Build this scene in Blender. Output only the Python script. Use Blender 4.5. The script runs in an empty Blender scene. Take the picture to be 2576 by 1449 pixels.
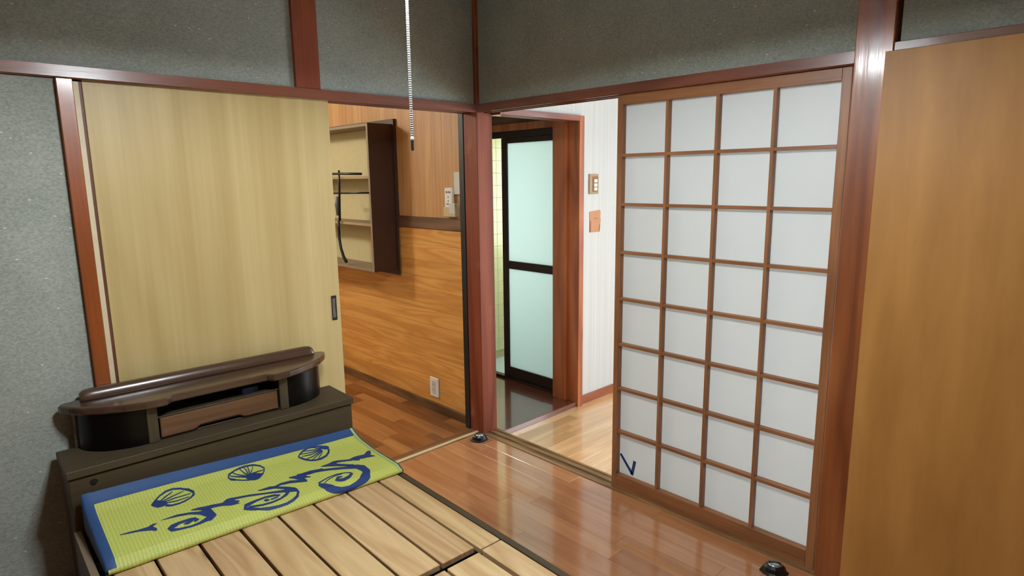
import bpy, bmesh, math, random
from mathutils import Vector, Matrix
random.seed(7)
sc = bpy.context.scene
C = sc.collection

# ------------------------------------------------------------------ camera
W_PX, H_PX, F_PX = 2576, 1449, 1567.3
cam_d = bpy.data.cameras.new('camera')
cam = bpy.data.objects.new('camera', cam_d); C.objects.link(cam)
cam_d.sensor_fit = 'HORIZONTAL'; cam_d.sensor_width = 36.0
cam_d.lens = 36.0 * F_PX / W_PX
cam_d.clip_start = 0.02
def aim(o, loc, yaw, pitch, roll):
    f = Vector((math.sin(yaw)*math.cos(pitch), math.cos(yaw)*math.cos(pitch), math.sin(pitch)))
    r = Vector((math.cos(yaw), -math.sin(yaw), 0)); u = r.cross(f)
    r2 = r*math.cos(roll) + u*math.sin(roll); u2 = -r*math.sin(roll) + u*math.cos(roll)
    m = Matrix((r2, u2, -f)).transposed().to_4x4(); m.translation = loc
    o.matrix_world = m
aim(cam, Vector((-2.1842, -2.5148, 1.4238)), 0.767, -0.1746, -0.0121)
sc.camera = cam

# ------------------------------------------------------------------ world, exposure
sc.view_settings.view_transform = 'Standard'
sc.view_settings.look = 'None'
sc.view_settings.exposure = 0.0
sc.view_settings.gamma = 1.0
sc.view_settings.use_curve_mapping = False
sc.cycles.max_bounces = 7; sc.cycles.diffuse_bounces = 4; sc.cycles.glossy_bounces = 3; sc.cycles.transmission_bounces = 5
world = bpy.data.worlds.new('daylight'); sc.world = world
world.use_nodes = True
bg = world.node_tree.nodes['Background']
bg.inputs['Color'].default_value = (0.75, 0.86, 1.0, 1); bg.inputs['Strength'].default_value = 1.0
# strengths of the real light sources (lamps are built further down, windows are lit frosted panes)
ROOM_LAMP = 350.0
KITCHEN_LAMP = 112.0
HALL_WINDOW = 12.5
BATH_WINDOW = 8.5

# ------------------------------------------------------------------ node helpers
def S(r, g, b):
    f = lambda c: (c/255/12.92) if c/255 <= 0.04045 else ((c/255+0.055)/1.055)**2.4
    return (f(r), f(g), f(b), 1.0)
def new_mat(name):
    m = bpy.data.materials.new(name); m.use_nodes = True
    nt = m.node_tree; return m, nt, nt.nodes['Principled BSDF'], nt.nodes, nt.links
def ramp(nodes, stops):
    r = nodes.new('ShaderNodeValToRGB'); e = r.color_ramp.elements
    while len(e) < len(stops): e.new(0.5)
    for k, (p, c) in zip(e, stops): k.position = p; k.color = c
    return r
def mixc(nt, fac, a, b, mode='MIX'):
    n = nt.nodes.new('ShaderNodeMix'); n.data_type = 'RGBA'; n.blend_type = mode
    for sock, v in ((n.inputs[0], fac), (n.inputs[6], a), (n.inputs[7], b)):
        if hasattr(v, 'is_output'): nt.links.new(v, sock)
        else: sock.default_value = v
    return n.outputs[2]
def plain(name, col, rough=0.5, metal=0.0, spec=0.5, bump=0.0, bscale=200, coat=0.0):
    m, nt, p, N, L = new_mat(name)
    p.inputs['Base Color'].default_value = col; p.inputs['Roughness'].default_value = rough
    p.inputs['Metallic'].default_value = metal; p.inputs['Specular IOR Level'].default_value = spec
    p.inputs['Coat Weight'].default_value = coat
    tc = N.new('ShaderNodeTexCoord'); n = N.new('ShaderNodeTexNoise')
    n.inputs['Scale'].default_value = bscale; n.inputs['Detail'].default_value = 3
    L.new(tc.outputs['Object'], n.inputs['Vector'])
    r = ramp(N, [(0.3, tuple(c*0.93 for c in col[:3])+(1,)), (0.7, col)])
    L.new(n.outputs['Fac'], r.inputs['Fac']); L.new(r.outputs['Color'], p.inputs['Base Color'])
    if bump:
        b = N.new('ShaderNodeBump'); b.inputs['Strength'].default_value = bump; b.inputs['Distance'].default_value = 0.002
        L.new(n.outputs['Fac'], b.inputs['Height']); L.new(b.outputs['Normal'], p.inputs['Normal'])
    return m
def wood(name, dark, light, axis='z', fine=60, along=0.05, figure=0.5, figscale=5.0, rough=0.4, coat=0.0, vary=0.0, tint=None,
         bump=0.08, figalong=0.16, knots=0.0, wear=None, spec=0.5, shades=None, coat_rough=0.1):
    """streaky grain along an axis, broad cathedral figure, optional per-piece variation, knots and worn patches"""
    m, nt, p, N, L = new_mat(name)
    tc = N.new('ShaderNodeTexCoord'); vec = tc.outputs['Object']
    oi = N.new('ShaderNodeObjectInfo')
    if vary:
        mul = N.new('ShaderNodeVectorMath'); mul.operation = 'SCALE'; mul.inputs[0].default_value = (7.3, 5.1, 9.7)
        L.new(oi.outputs['Random'], mul.inputs['Scale'])
        add = N.new('ShaderNodeVectorMath'); add.operation = 'ADD'
        L.new(vec, add.inputs[0]); L.new(mul.outputs[0], add.inputs[1]); vec = add.outputs[0]
    k = 'xyz'.index(axis)
    def mapped(s, a):
        mp = N.new('ShaderNodeMapping'); sc_ = [s, s, s]; sc_[k] = s*a
        mp.inputs['Scale'].default_value = sc_; L.new(vec, mp.inputs['Vector']); return mp.outputs[0]
    n1 = N.new('ShaderNodeTexNoise'); n1.inputs['Scale'].default_value = 1.0; n1.inputs['Detail'].default_value = 5
    n1.inputs['Roughness'].default_value = 0.6; n1.inputs['Distortion'].default_value = 0.3
    L.new(mapped(fine, along), n1.inputs['Vector'])
    n2 = N.new('ShaderNodeTexNoise'); n2.inputs['Scale'].default_value = 1.0; n2.inputs['Detail'].default_value = 1.5
    n2.inputs['Distortion'].default_value = 0.6
    L.new(mapped(figscale, figalong), n2.inputs['Vector'])
    ml = N.new('ShaderNodeMath'); ml.operation = 'MULTIPLY'; ml.inputs[1].default_value = 9.0; L.new(n2.outputs['Fac'], ml.inputs[0])
    fr = N.new('ShaderNodeMath'); fr.operation = 'PINGPONG'; fr.inputs[1].default_value = 1.0; L.new(ml.outputs[0], fr.inputs[0])
    mx = N.new('ShaderNodeMix'); mx.data_type = 'FLOAT'; mx.inputs[0].default_value = figure
    L.new(n1.outputs['Fac'], mx.inputs[2]); L.new(fr.outputs[0], mx.inputs[3])
    r = ramp(N, [(0.25, dark), (0.75, light)]); L.new(mx.outputs[0], r.inputs['Fac']); col = r.outputs['Color']
    if shades:
        r2 = ramp(N, [(i/(len(shades)), c) for i, c in enumerate(shades)]); r2.color_ramp.interpolation = 'CONSTANT'
        L.new(oi.outputs['Random'], r2.inputs['Fac'])
        col = mixc(nt, 1.0, col, r2.outputs['Color'], 'MULTIPLY')
    elif vary:
        v = N.new('ShaderNodeMapRange'); v.inputs[3].default_value = 1-vary; v.inputs[4].default_value = 1+vary*0.6
        L.new(oi.outputs['Random'], v.inputs[0]); g = N.new('ShaderNodeCombineColor')
        for i in range(3): L.new(v.outputs[0], g.inputs[i])
        col = mixc(nt, 1.0, col, g.outputs[0], 'MULTIPLY')
    if knots:
        vo = N.new('ShaderNodeTexVoronoi'); vo.inputs['Scale'].default_value = 1.0
        L.new(mapped(knots, 0.35), vo.inputs['Vector'])
        kr = ramp(N, [(0.03, (1, 1, 1, 1)), (0.10, (0, 0, 0, 1))]); L.new(vo.outputs['Distance'], kr.inputs['Fac'])
        col = mixc(nt, kr.outputs['Color'], col, tuple(c*0.25 for c in dark[:3])+(1,))
    p.inputs['Roughness'].default_value = rough
    if wear:
        nw = N.new('ShaderNodeTexNoise'); nw.inputs['Scale'].default_value = 1.0; nw.inputs['Detail'].default_value = 4
        L.new(mapped(9, 0.4), nw.inputs['Vector'])
        wr = ramp(N, [(0.60, (0, 0, 0, 1)), (0.72, (1, 1, 1, 1))]); L.new(nw.outputs['Fac'], wr.inputs['Fac'])
        wm = N.new('ShaderNodeMath'); wm.operation = 'MULTIPLY'; wm.inputs[1].default_value = 0.55; L.new(wr.outputs['Color'], wm.inputs[0])
        col = mixc(nt, wm.outputs[0], col, wear)
    L.new(col, p.inputs['Base Color'])
    p.inputs['Coat Weight'].default_value = coat; p.inputs['Coat Roughness'].default_value = coat_rough
    p.inputs['Specular IOR Level'].default_value = spec
    if bump:
        b = N.new('ShaderNodeBump'); b.inputs['Strength'].default_value = bump; b.inputs['Distance'].default_value = 0.002
        L.new(n1.outputs['Fac'], b.inputs['Height']); L.new(b.outputs['Normal'], p.inputs['Normal'])
        if bump >= 0.2: L.new(b.outputs['Normal'], p.inputs['Coat Normal'])
    return m
def emit(name, col, strength):
    m, nt, p, N, L = new_mat(name)
    p.inputs['Base Color'].default_value = (0.8, 0.8, 0.8, 1)
    p.inputs['Emission Color'].default_value = col; p.inputs['Emission Strength'].default_value = strength
    return m
def sand_wall(name):
    m, nt, p, N, L = new_mat(name)
    tc = N.new('ShaderNodeTexCoord')
    def noise(scale, det, stretch=(1, 1, 1)):
        mp = N.new('ShaderNodeMapping'); mp.inputs['Scale'].default_value = stretch
        L.new(tc.outputs['Object'], mp.inputs['Vector'])
        n = N.new('ShaderNodeTexNoise'); n.inputs['Scale'].default_value = scale; n.inputs['Detail'].default_value = det
        L.new(mp.outputs[0], n.inputs['Vector']); return n.outputs['Fac']
    n1 = noise(120, 6, (1, 1, 1.7)); n2 = noise(5, 3); n3 = noise(190, 3, (1, 1, 2.6))
    r1 = ramp(N, [(0.28, S(156, 163, 155)), (0.5, S(176, 183, 175)), (0.72, S(193, 200, 192))]); L.new(n1, r1.inputs['Fac'])
    r2 = ramp(N, [(0.3, (0.86, 0.88, 0.86, 1)), (0.7, (1, 1, 1, 1))]); L.new(n2, r2.inputs['Fac'])
    c = mixc(nt, 1.0, r1.outputs['Color'], r2.outputs['Color'], 'MULTIPLY')
    r3 = ramp(N, [(0.24, (1, 1, 1, 1)), (0.32, (0, 0, 0, 1))]); L.new(n3, r3.inputs['Fac'])
    c = mixc(nt, r3.outputs['Color'], c, S(104, 102, 84))
    # mica flecks, their glint painted in as pale spots
    vo = N.new('ShaderNodeTexVoronoi'); vo.inputs['Scale'].default_value = 26
    mpv = N.new('ShaderNodeMapping'); mpv.inputs['Scale'].default_value = (1, 1, 2.2); mpv.inputs['Rotation'].default_value = (0.3, 0.4, 0.2)
    L.new(tc.outputs['Object'], mpv.inputs['Vector']); L.new(mpv.outputs[0], vo.inputs['Vector'])
    r4 = ramp(N, [(0.085, (1, 1, 1, 1)), (0.125, (0, 0, 0, 1))]); L.new(vo.outputs['Distance'], r4.inputs['Fac'])
    lot = N.new('ShaderNodeSeparateColor'); L.new(vo.outputs['Color'], lot.inputs[0])
    gt = N.new('ShaderNodeMath'); gt.operation = 'GREATER_THAN'; gt.inputs[1].default_value = 0.78; L.new(lot.outputs[0], gt.inputs[0])
    mm = N.new('ShaderNodeMath'); mm.operation = 'MULTIPLY'; L.new(r4.outputs['Color'], mm.inputs[0]); L.new(gt.outputs[0], mm.inputs[1])
    c = mixc(nt, mm.outputs[0], c, S(236, 236, 226))
    L.new(c, p.inputs['Base Color']); p.inputs['Roughness'].default_value = 0.95; p.inputs['Specular IOR Level'].default_value = 0.15
    b = N.new('ShaderNodeBump'); b.inputs['Strength'].default_value = 0.25; b.inputs['Distance'].default_value = 0.002
    L.new(n1, b.inputs['Height']); L.new(b.outputs['Normal'], p.inputs['Normal'])
    return m
def translucent(name, col, amount, rough=0.4, spec=0.4, refr=0.0):
    m, nt, p, N, L = new_mat(name)
    p.inputs['Base Color'].default_value = col; p.inputs['Roughness'].default_value = rough; p.inputs['Specular IOR Level'].default_value = spec
    t = N.new('ShaderNodeBsdfTranslucent'); t.inputs['Color'].default_value = col
    mx = N.new('ShaderNodeMixShader'); mx.inputs[0].default_value = amount
    L.new(p.outputs[0], mx.inputs[1]); L.new(t.outputs[0], mx.inputs[2])
    L.new(mx.outputs[0], N['Material Output'].inputs['Surface'])
    return m

M = {}
M['sand'] = sand_wall('sand_plaster')
M['post'] = wood('red_brown_post_wood', S(106, 46, 26), S(148, 76, 50), 'z', 70, 0.04, 0.45, 4, rough=0.55, coat=0.0, spec=0.3, wear=S(172, 112, 78), coat_rough=0.3)
M['post_r'] = wood('brown_post_wood', S(120, 62, 28), S(174, 104, 54), 'z', 60, 0.04, 0.6, 4.5, figalong=0.10, rough=0.42, coat=0.38, knots=2.2, coat_rough=0.13, bump=0.35)
M['beam_x'] = wood('red_brown_beam_wood', S(98, 52, 38), S(142, 84, 62), 'x', 80, 0.03, 0.3, 4, rough=0.38, coat=0.35, coat_rough=0.18, bump=0.2)
M['beam_y'] = wood('red_brown_beam_wood_cross', S(98, 52, 38), S(142, 84, 62), 'y', 80, 0.03, 0.3, 4, rough=0.38, coat=0.35, coat_rough=0.18, bump=0.2)
M['jamb'] = wood('jamb_wood', S(116, 54, 16), S(160, 84, 34), 'z', 70, 0.03, 0.3, 4, rough=0.36, coat=0.4, coat_rough=0.15)
M['black'] = plain('plain_black', S(20, 22, 26), 0.5)
M['lattice'] = wood('lattice_wood', S(124, 78, 46), S(168, 114, 72), 'z', 90, 0.04, 0.25, 5, rough=0.42)
M['lattice_y'] = wood('lattice_wood_cross', S(124, 78, 46), S(168, 114, 72), 'y', 90, 0.04, 0.25, 5, rough=0.42)
M['paper'] = translucent('white_lattice_sheet', (0.77, 0.79, 0.785, 1), 0.44, 0.35, 0.3)
M['veneer'] = wood('pale_veneer', S(188, 162, 104), S(214, 192, 136), 'z', 26, 0.02, 0.16, 3, rough=0.42, bump=0.02)
M['veneer_edge'] = wood('door_edge_brown', S(84, 48, 30), S(112, 66, 42), 'z', 70, 0.04, 0.2, rough=0.5)
M['cream'] = plain('cream_laminate', S(226, 214, 180), 0.5, bscale=40)
M['ply'] = wood('plywood', S(170, 118, 54), S(200, 146, 76), 'z', 12, 0.16, 0.20, 2.0, rough=0.5, knots=2.6, bump=0.02)
M['plytrim'] = wood('thin_trim_wood', S(104, 64, 36), S(142, 94, 56), 'y', 70, 0.04, 0.3, rough=0.42, coat=0.3)
M['sill_y'] = wood('sill_wood', S(108, 82, 52), S(160, 126, 84), 'y', 90, 0.03, 0.35, 6, rough=0.5)
M['sill_x'] = wood('sill_wood_cross', S(104, 72, 44), S(148, 108, 68), 'x', 90, 0.03, 0.35, 6, rough=0.5)
M['strip'] = wood('pale_runner_strip', S(206, 184, 140), S(228, 206, 164), 'x', 60, 0.03, 0.2, rough=0.45)
SH = [(0.92, 0.84, 0.78, 1), (1.03, 0.98, 0.92, 1), (0.98, 0.93, 0.88, 1), (1.06, 1.04, 1.0, 1), (0.90, 0.80, 0.72, 1), (1.0, 0.95, 0.86, 1)]
M['floor'] = wood('glossy_floor_plank', S(166, 112, 72), S(196, 142, 98), 'y', 50, 0.03, 0.22, 5, rough=0.22, coat=1.0, coat_rough=0.07, vary=0.1, shades=SH, bump=0.015, spec=0.6)
M['cedar_joint'] = plain('pale_board_joint', S(236, 196, 146), 0.6)
M['floor_base'] = plain('floor_joint', S(128, 80, 52), 0.5)
SH2 = [(0.86, 0.78, 0.68, 1), (1.06, 1.0, 0.92, 1), (0.98, 0.92, 0.82, 1), (1.14, 1.1, 1.06, 1), (1.02, 0.92, 0.78, 1)]
M['hall_floor'] = wood('hall_floor_plank', S(224, 178, 126), S(244, 208, 160), 'x', 46, 0.03, 0.25, 5, rough=0.25, coat=1.0, coat_rough=0.08, vary=0.1, shades=SH2, bump=0.015, spec=0.6)
SH3 = [(0.55, 0.46, 0.38, 1), (1.0, 0.96, 0.9, 1), (0.8, 0.7, 0.58, 1), (1.12, 1.08, 1.0, 1), (0.66, 0.52, 0.4, 1), (0.92, 0.82, 0.68, 1)]
M['kit_floor'] = wood('kitchen_floor_plank', S(140, 92, 52), S(184, 130, 80), 'y', 46, 0.03, 0.3, 5, rough=0.3, vary=0.1, shades=SH3, bump=0.02)
M['wash_floor'] = wood('washroom_floor', S(86, 40, 26), S(120, 60, 40), 'x', 46, 0.03, 0.3, 5, rough=0.25, coat=1.0, coat_rough=0.06, spec=0.6, bump=0.0)
M['cedar_h'] = wood('cedar_board', S(196, 134, 64), S(224, 168, 92), 'y', 46, 0.035, 0.40, 12.0, figalong=0.10, rough=0.42, vary=0.10, knots=1.6, bump=0.03)
SH4 = [(0.98, 0.90, 0.80, 1), (1.06, 1.06, 0.98, 1), (0.90, 0.78, 0.68, 1), (1.14, 1.2, 1.14, 1), (0.95, 0.85, 0.76, 1), (1.03, 1.0, 0.94, 1)]
M['cedar_v'] = wood('cedar_wall_board', S(168, 122, 76), S(198, 154, 106), 'z', 44, 0.03, 0.2, 4, rough=0.5, vary=0.1, shades=SH4, bump=0.03)
M['darkrail'] = wood('dark_brown_rail', S(82, 54, 36), S(120, 86, 60), 'y', 60, 0.05, 0.4, 6, rough=0.45)
M['base_y'] = wood('dark_skirting', S(70, 46, 26), S(118, 84, 50), 'y', 60, 0.05, 0.45, 6, rough=0.45)
M['base_x'] = wood('red_skirting', S(128, 66, 40), S(168, 98, 66), 'x', 60, 0.05, 0.3, 6, rough=0.4, coat=0.3)
M['casing'] = wood('casing_wood', S(146, 70, 34), S(190, 110, 62), 'z', 50, 0.05, 0.4, 4, rough=0.36, coat=0.35, knots=3.0)
M['casing_x'] = wood('casing_wood_cross', S(116, 54, 36), S(164, 92, 64), 'x', 50, 0.05, 0.4, 4, rough=0.36, coat=0.35)
M['bathframe'] = plain('dark_brown_aluminium', S(44, 26, 22), 0.35, 0.4)
def striped_white(name):
    m, nt, p, N, L = new_mat(name)
    tc = N.new('ShaderNodeTexCoord'); mp = N.new('ShaderNodeMapping'); mp.inputs['Scale'].default_value = (90, 90, 0.6)
    L.new(tc.outputs['Object'], mp.inputs['Vector']); n = N.new('ShaderNodeTexNoise'); n.inputs['Scale'].default_value = 1; n.inputs['Detail'].default_value = 3
    L.new(mp.outputs[0], n.inputs['Vector']); r = ramp(N, [(0.35, S(202, 202, 200)), (0.6, S(211, 211, 209))])
    L.new(n.outputs['Fac'], r.inputs['Fac']); L.new(r.outputs['Color'], p.inputs['Base Color']); p.inputs['Roughness'].default_value = 0.6
    return m
M['white'] = striped_white('white_ribbed_wallpaper')
M['tile'] = plain('pale_yellow_tile', S(226, 226, 178), 0.25, bscale=20)
M['bathfloor'] = plain('pale_blue_bath_floor', S(206, 226, 236), 0.3)
M['grout'] = plain('tile_grout', S(196, 192, 150), 0.8)
M['frost'] = translucent('frosted_glass', (0.83, 0.93, 0.96, 1), 0.80, 0.3, 0.4)
M['beige'] = plain('beige_plaster', S(206, 196, 174), 0.85, bscale=30)
M['ceil'] = wood('ceiling_board', S(150, 138, 122), S(182, 170, 152), 'x', 40, 0.03, 0.3, rough=0.6)
M['bed'] = wood('olive_brown_board', S(68, 58, 42), S(86, 74, 55), 'x', 50, 0.03, 0.2, 4, rough=0.5, spec=0.25, bump=0.02)
M['bed_y'] = wood('olive_brown_board_cross', S(68, 58, 42), S(86, 74, 55), 'y', 50, 0.03, 0.2, 4, rough=0.42, bump=0.02)
SH5 = [(1.0, 0.96, 0.92, 1), (1.06, 1.04, 1.0, 1), (0.94, 0.88, 0.84, 1), (1.1, 1.1, 1.04, 1), (1.0, 0.98, 0.9, 1)]
M['slat'] = wood('cedar_slat', S(190, 156, 112), S(222, 194, 150), 'y', 40, 0.035, 0.38, 11, figalong=0.09, rough=0.55, vary=0.06, shades=SH5, knots=5.0, bump=0.03)
M['stand'] = wood('dark_brown_lacquer', S(62, 44, 34), S(92, 68, 52), 'x', 60, 0.03, 0.25, 4, rough=0.26, coat=0.5, bump=0.01, coat_rough=0.12)
M['stand_leg'] = wood('dark_olive_divider', S(62, 54, 40), S(84, 74, 56), 'z', 60, 0.04, 0.2, rough=0.4)
M['drawer'] = wood('brown_drawer_front', S(92, 62, 42), S(130, 94, 66), 'x', 60, 0.03, 0.3, 4, rough=0.28, coat=0.5, bump=0.01)
M['smoked'] = plain('smoked_black_panel', S(8, 8, 8), 0.3, spec=0.25)
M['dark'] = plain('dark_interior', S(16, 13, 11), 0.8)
M['bluebox'] = plain('dark_blue', S(28, 44, 92), 0.4)
M['shelf'] = plain('dark_brown_shelf_board', S(62, 40, 32), 0.45, bscale=60)
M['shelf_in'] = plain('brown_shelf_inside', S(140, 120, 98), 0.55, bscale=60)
M['shelf_edge'] = wood('shelf_edge_tan', S(150, 124, 90), S(178, 152, 112), 'y', 60, 0.05, 0.2, rough=0.5)
M['shelf_back'] = plain('shelf_back_board', S(196, 184, 142), 0.6, bscale=30)
M['wplastic'] = plain('white_plastic', S(232, 232, 226), 0.4, bscale=50)
M['gplastic'] = plain('pale_grey_plastic', S(206, 204, 196), 0.5, bscale=50)
M['beigeplastic'] = plain('beige_plastic', S(198, 180, 138), 0.45, bscale=50)
M['tanplastic'] = plain('tan_switch_frame', S(176, 146, 106), 0.45, bscale=50)
M['button'] = plain('grey_button', S(96, 100, 104), 0.5)
M['blackp'] = plain('black_plastic', S(22, 22, 24), 0.35)
M['silver'] = plain('silver_plastic', S(190, 200, 206), 0.22, 0.7)
M['steel'] = plain('dull_steel', S(128, 126, 118), 0.35, 0.8)
M['card'] = plain('brown_card', S(204, 150, 112), 0.9, bscale=60, bump=0.2)
M['card2'] = plain('dark_brown_card', S(158, 110, 78), 0.9, bscale=60)
M['bluetape'] = plain('blue_tape', S(22, 66, 120), 0.5)
M['cord'] = plain('white_cord', S(236, 240, 244), 0.45)
M['cordtip'] = plain('grey_cord_end', S(150, 160, 166), 0.35)
M['shade'] = translucent('lamp_shade_plastic', (0.86, 0.93, 1.0, 1), 0.86, 0.5, 0.3)
M['mat_blue'] = plain('blue_mat_binding', S(48, 84, 138), 0.55, bscale=260, bump=0.4)
M['mat_navy'] = plain('navy_print', S(32, 60, 122), 0.6, bscale=300)
M['mat_pale'] = plain('pale_green_stitch', S(160, 190, 140), 0.6)
def mat_weave(name):
    m, nt, p, N, L = new_mat(name)
    tc = N.new('ShaderNodeTexCoord'); sx = N.new('ShaderNodeSeparateXYZ'); L.new(tc.outputs['UV'], sx.inputs[0])
    def wave(sock, f):
        a = N.new('ShaderNodeMath'); a.operation = 'MULTIPLY'; a.inputs[1].default_value = f; L.new(sock, a.inputs[0])
        b = N.new('ShaderNodeMath'); b.operation = 'SINE'; L.new(a.outputs[0], b.inputs[0])
        c = N.new('ShaderNodeMath'); c.operation = 'MULTIPLY_ADD'; c.inputs[1].default_value = 0.5; c.inputs[2].default_value = 0.5; L.new(b.outputs[0], c.inputs[0]); return c.outputs[0]
    w = wave(sx.outputs[0], 2*math.pi*95)
    n = N.new('ShaderNodeTexNoise'); n.inputs['Scale'].default_value = 240; L.new(tc.outputs['Object'], n.inputs['Vector'])
    r = ramp(N, [(0.15, S(176, 188, 84)), (0.85, S(204, 214, 128))]); L.new(w, r.inputs['Fac'])
    c = mixc(nt, 0.55, r.outputs['Color'], S(212, 222, 108))
    r3 = ramp(N, [(0.3, (0.9, 0.9, 0.88, 1)), (0.7, (1, 1, 1, 1))]); L.new(n.outputs['Fac'], r3.inputs['Fac'])
    c = mixc(nt, 1.0, c, r3.outputs['Color'], 'MULTIPLY')
    L.new(c, p.inputs['Base Color']); p.inputs['Roughness'].default_value = 0.55
    b = N.new('ShaderNodeBump'); b.inputs['Strength'].default_value = 0.25; b.inputs['Distance'].default_value = 0.0015
    L.new(w, b.inputs['Height']); L.new(b.outputs['Normal'], p.inputs['Normal'])
    return m
M['mat'] = mat_weave('lime_yellow_straw')
M['lamp_light'] = emit('cool_white_tube', (0.93, 0.98, 1.0, 1), ROOM_LAMP)
M['kit_light'] = emit('warm_white_globe', (1.0, 0.97, 0.88, 1), KITCHEN_LAMP)
M['hall_pane'] = emit('daylit_frosted_pane', (0.80, 0.92, 1.0, 1), HALL_WINDOW)
M['bath_pane'] = emit('daylit_bath_pane', (0.90, 1.0, 1.0, 1), BATH_WINDOW)

# ------------------------------------------------------------------ mesh helpers
def link(o, parent=None):
    C.objects.link(o)
    if parent: o.parent = parent
    return o
def tag(o, label=None, cat=None, group=None, kind=None):
    if label: o['label'] = label
    if cat: o['category'] = cat
    if group: o['group'] = group
    if kind: o['kind'] = kind
    return o
def thing(name, label, cat, loc=(0, 0, 0), rz=0.0, group=None, kind=None):
    o = bpy.data.objects.new(name, None); o.empty_display_size = 0.05
    o.location = loc; o.rotation_euler = (0, 0, rz); link(o)
    return tag(o, label, cat, group, kind)
def finish(name, bm, mat, parent=None, smooth=False):
    bmesh.ops.recalc_face_normals(bm, faces=bm.faces)
    me = bpy.data.meshes.new(name); bm.to_mesh(me); bm.free()
    for m_ in (mat if isinstance(mat, list) else [mat]): me.materials.append(m_)
    if smooth:
        for p in me.polygons: p.use_smooth = True
    return link(bpy.data.objects.new(name, me), parent)
def addbox(bm, x0, x1, y0, y1, z0, z1, bev=0.0):
    tmp = bmesh.new()
    v = [tmp.verts.new((x, y, z)) for z in (z0, z1) for y in (y0, y1) for x in (x0, x1)]
    for f in ((0, 2, 3, 1), (4, 5, 7, 6), (0, 1, 5, 4), (2, 6, 7, 3), (0, 4, 6, 2), (1, 3, 7, 5)):
        tmp.faces.new([v[i] for i in f])
    if bev > 0:
        bmesh.ops.bevel(tmp, geom=list(tmp.edges), offset=bev, segments=1, affect='EDGES', profile=0.5)
    me = bpy.data.meshes.new('t'); tmp.to_mesh(me); tmp.free(); bm.from_mesh(me); bpy.data.meshes.remove(me)
def box(name, x0, x1, y0, y1, z0, z1, mat, parent=None, bev=0.0015):
    bm = bmesh.new(); addbox(bm, min(x0, x1), max(x0, x1), min(y0, y1), max(y0, y1), min(z0, z1), max(z0, z1), bev)
    return finish(name, bm, mat, parent)
def boxes(name, lst, mat, parent=None, bev=0.0015):
    bm = bmesh.new()
    for b in lst: addbox(bm, *b, bev)
    return finish(name, bm, mat, parent)
def prism(name, pts, axis, lo, hi, mat, parent=None, bev=0.0, smooth=False, segs=2):
    """polygon pts in the two other axes (in xyz order), extruded along axis"""
    bm = bmesh.new()
    def mk(p, h):
        q = list(p); q.insert('xyz'.index(axis), h); return bm.verts.new(q)
    a = [mk(p, lo) for p in pts]; b = [mk(p, hi) for p in pts]
    n = len(pts); bm.faces.new(a); bm.faces.new(b[::-1])
    for i in range(n): bm.faces.new((a[i], b[i], b[(i+1) % n], a[(i+1) % n]))
    bmesh.ops.recalc_face_normals(bm, faces=bm.faces)
    if bev: 
        cap = [e for e in bm.edges if len({round(v.co['xyz'.index(axis)], 6) for v in e.verts}) == 1]
        bmesh.ops.bevel(bm, geom=cap, offset=bev, segments=segs, affect='EDGES', profile=0.5)
    return finish(name, bm, mat, parent, smooth)
def lathe(name, prof, mat, parent=None, loc=(0, 0, 0), n=24, smooth=True):
    bm = bmesh.new(); rings = []
    for r, z in prof:
        rings.append([bm.verts.new((loc[0]+r*math.cos(2*math.pi*i/n), loc[1]+r*math.sin(2*math.pi*i/n), loc[2]+z)) for i in range(n)])
    for a, b in zip(rings[:-1], rings[1:]):
        for i in range(n): bm.faces.new((a[i], a[(i+1) % n], b[(i+1) % n], b[i]))
    bm.faces.new(rings[0][::-1]); bm.faces.new(rings[-1])
    return finish(name, bm, mat, parent, smooth)
def tube(name, pts, rad, mat, parent=None, n=8, smooth=True):
    bm = bmesh.new(); rings = []
    pts = [Vector(p) for p in pts]
    for i, p in enumerate(pts):
        d = (pts[min(i+1, len(pts)-1)] - pts[max(i-1, 0)]).normalized()
        a = d.orthogonal().normalized(); b = d.cross(a)
        if rings and (a - prev).length > 1: a, b = -a, -b
        prev = a; r = rad[i] if isinstance(rad, (list, tuple)) else rad
        rings.append([bm.verts.new(p + (a*math.cos(2*math.pi*k/n) + b*math.sin(2*math.pi*k/n))*r) for k in range(n)])
    for a, b in zip(rings[:-1], rings[1:]):
        off = min(range(n), key=lambda s: sum((a[k].co - b[(k+s) % n].co).length for k in range(n)))
        for i in range(n): bm.faces.new((a[i], a[(i+1) % n], b[(i+1+off) % n], b[(i+off) % n]))
    bm.faces.new(rings[0][::-1]); bm.faces.new(rings[-1])
    return finish(name, bm, mat, parent, smooth)
def struct(o, label, cat): return tag(o, label, cat, kind='structure')

# ================================================================== THE SETTING
ZK, ZT, ZC = 1.76, 1.80, 2.40        # lintel underside, lintel top, ceiling
XB, YB = -2.90, -2.96                # the two walls behind the camera
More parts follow.
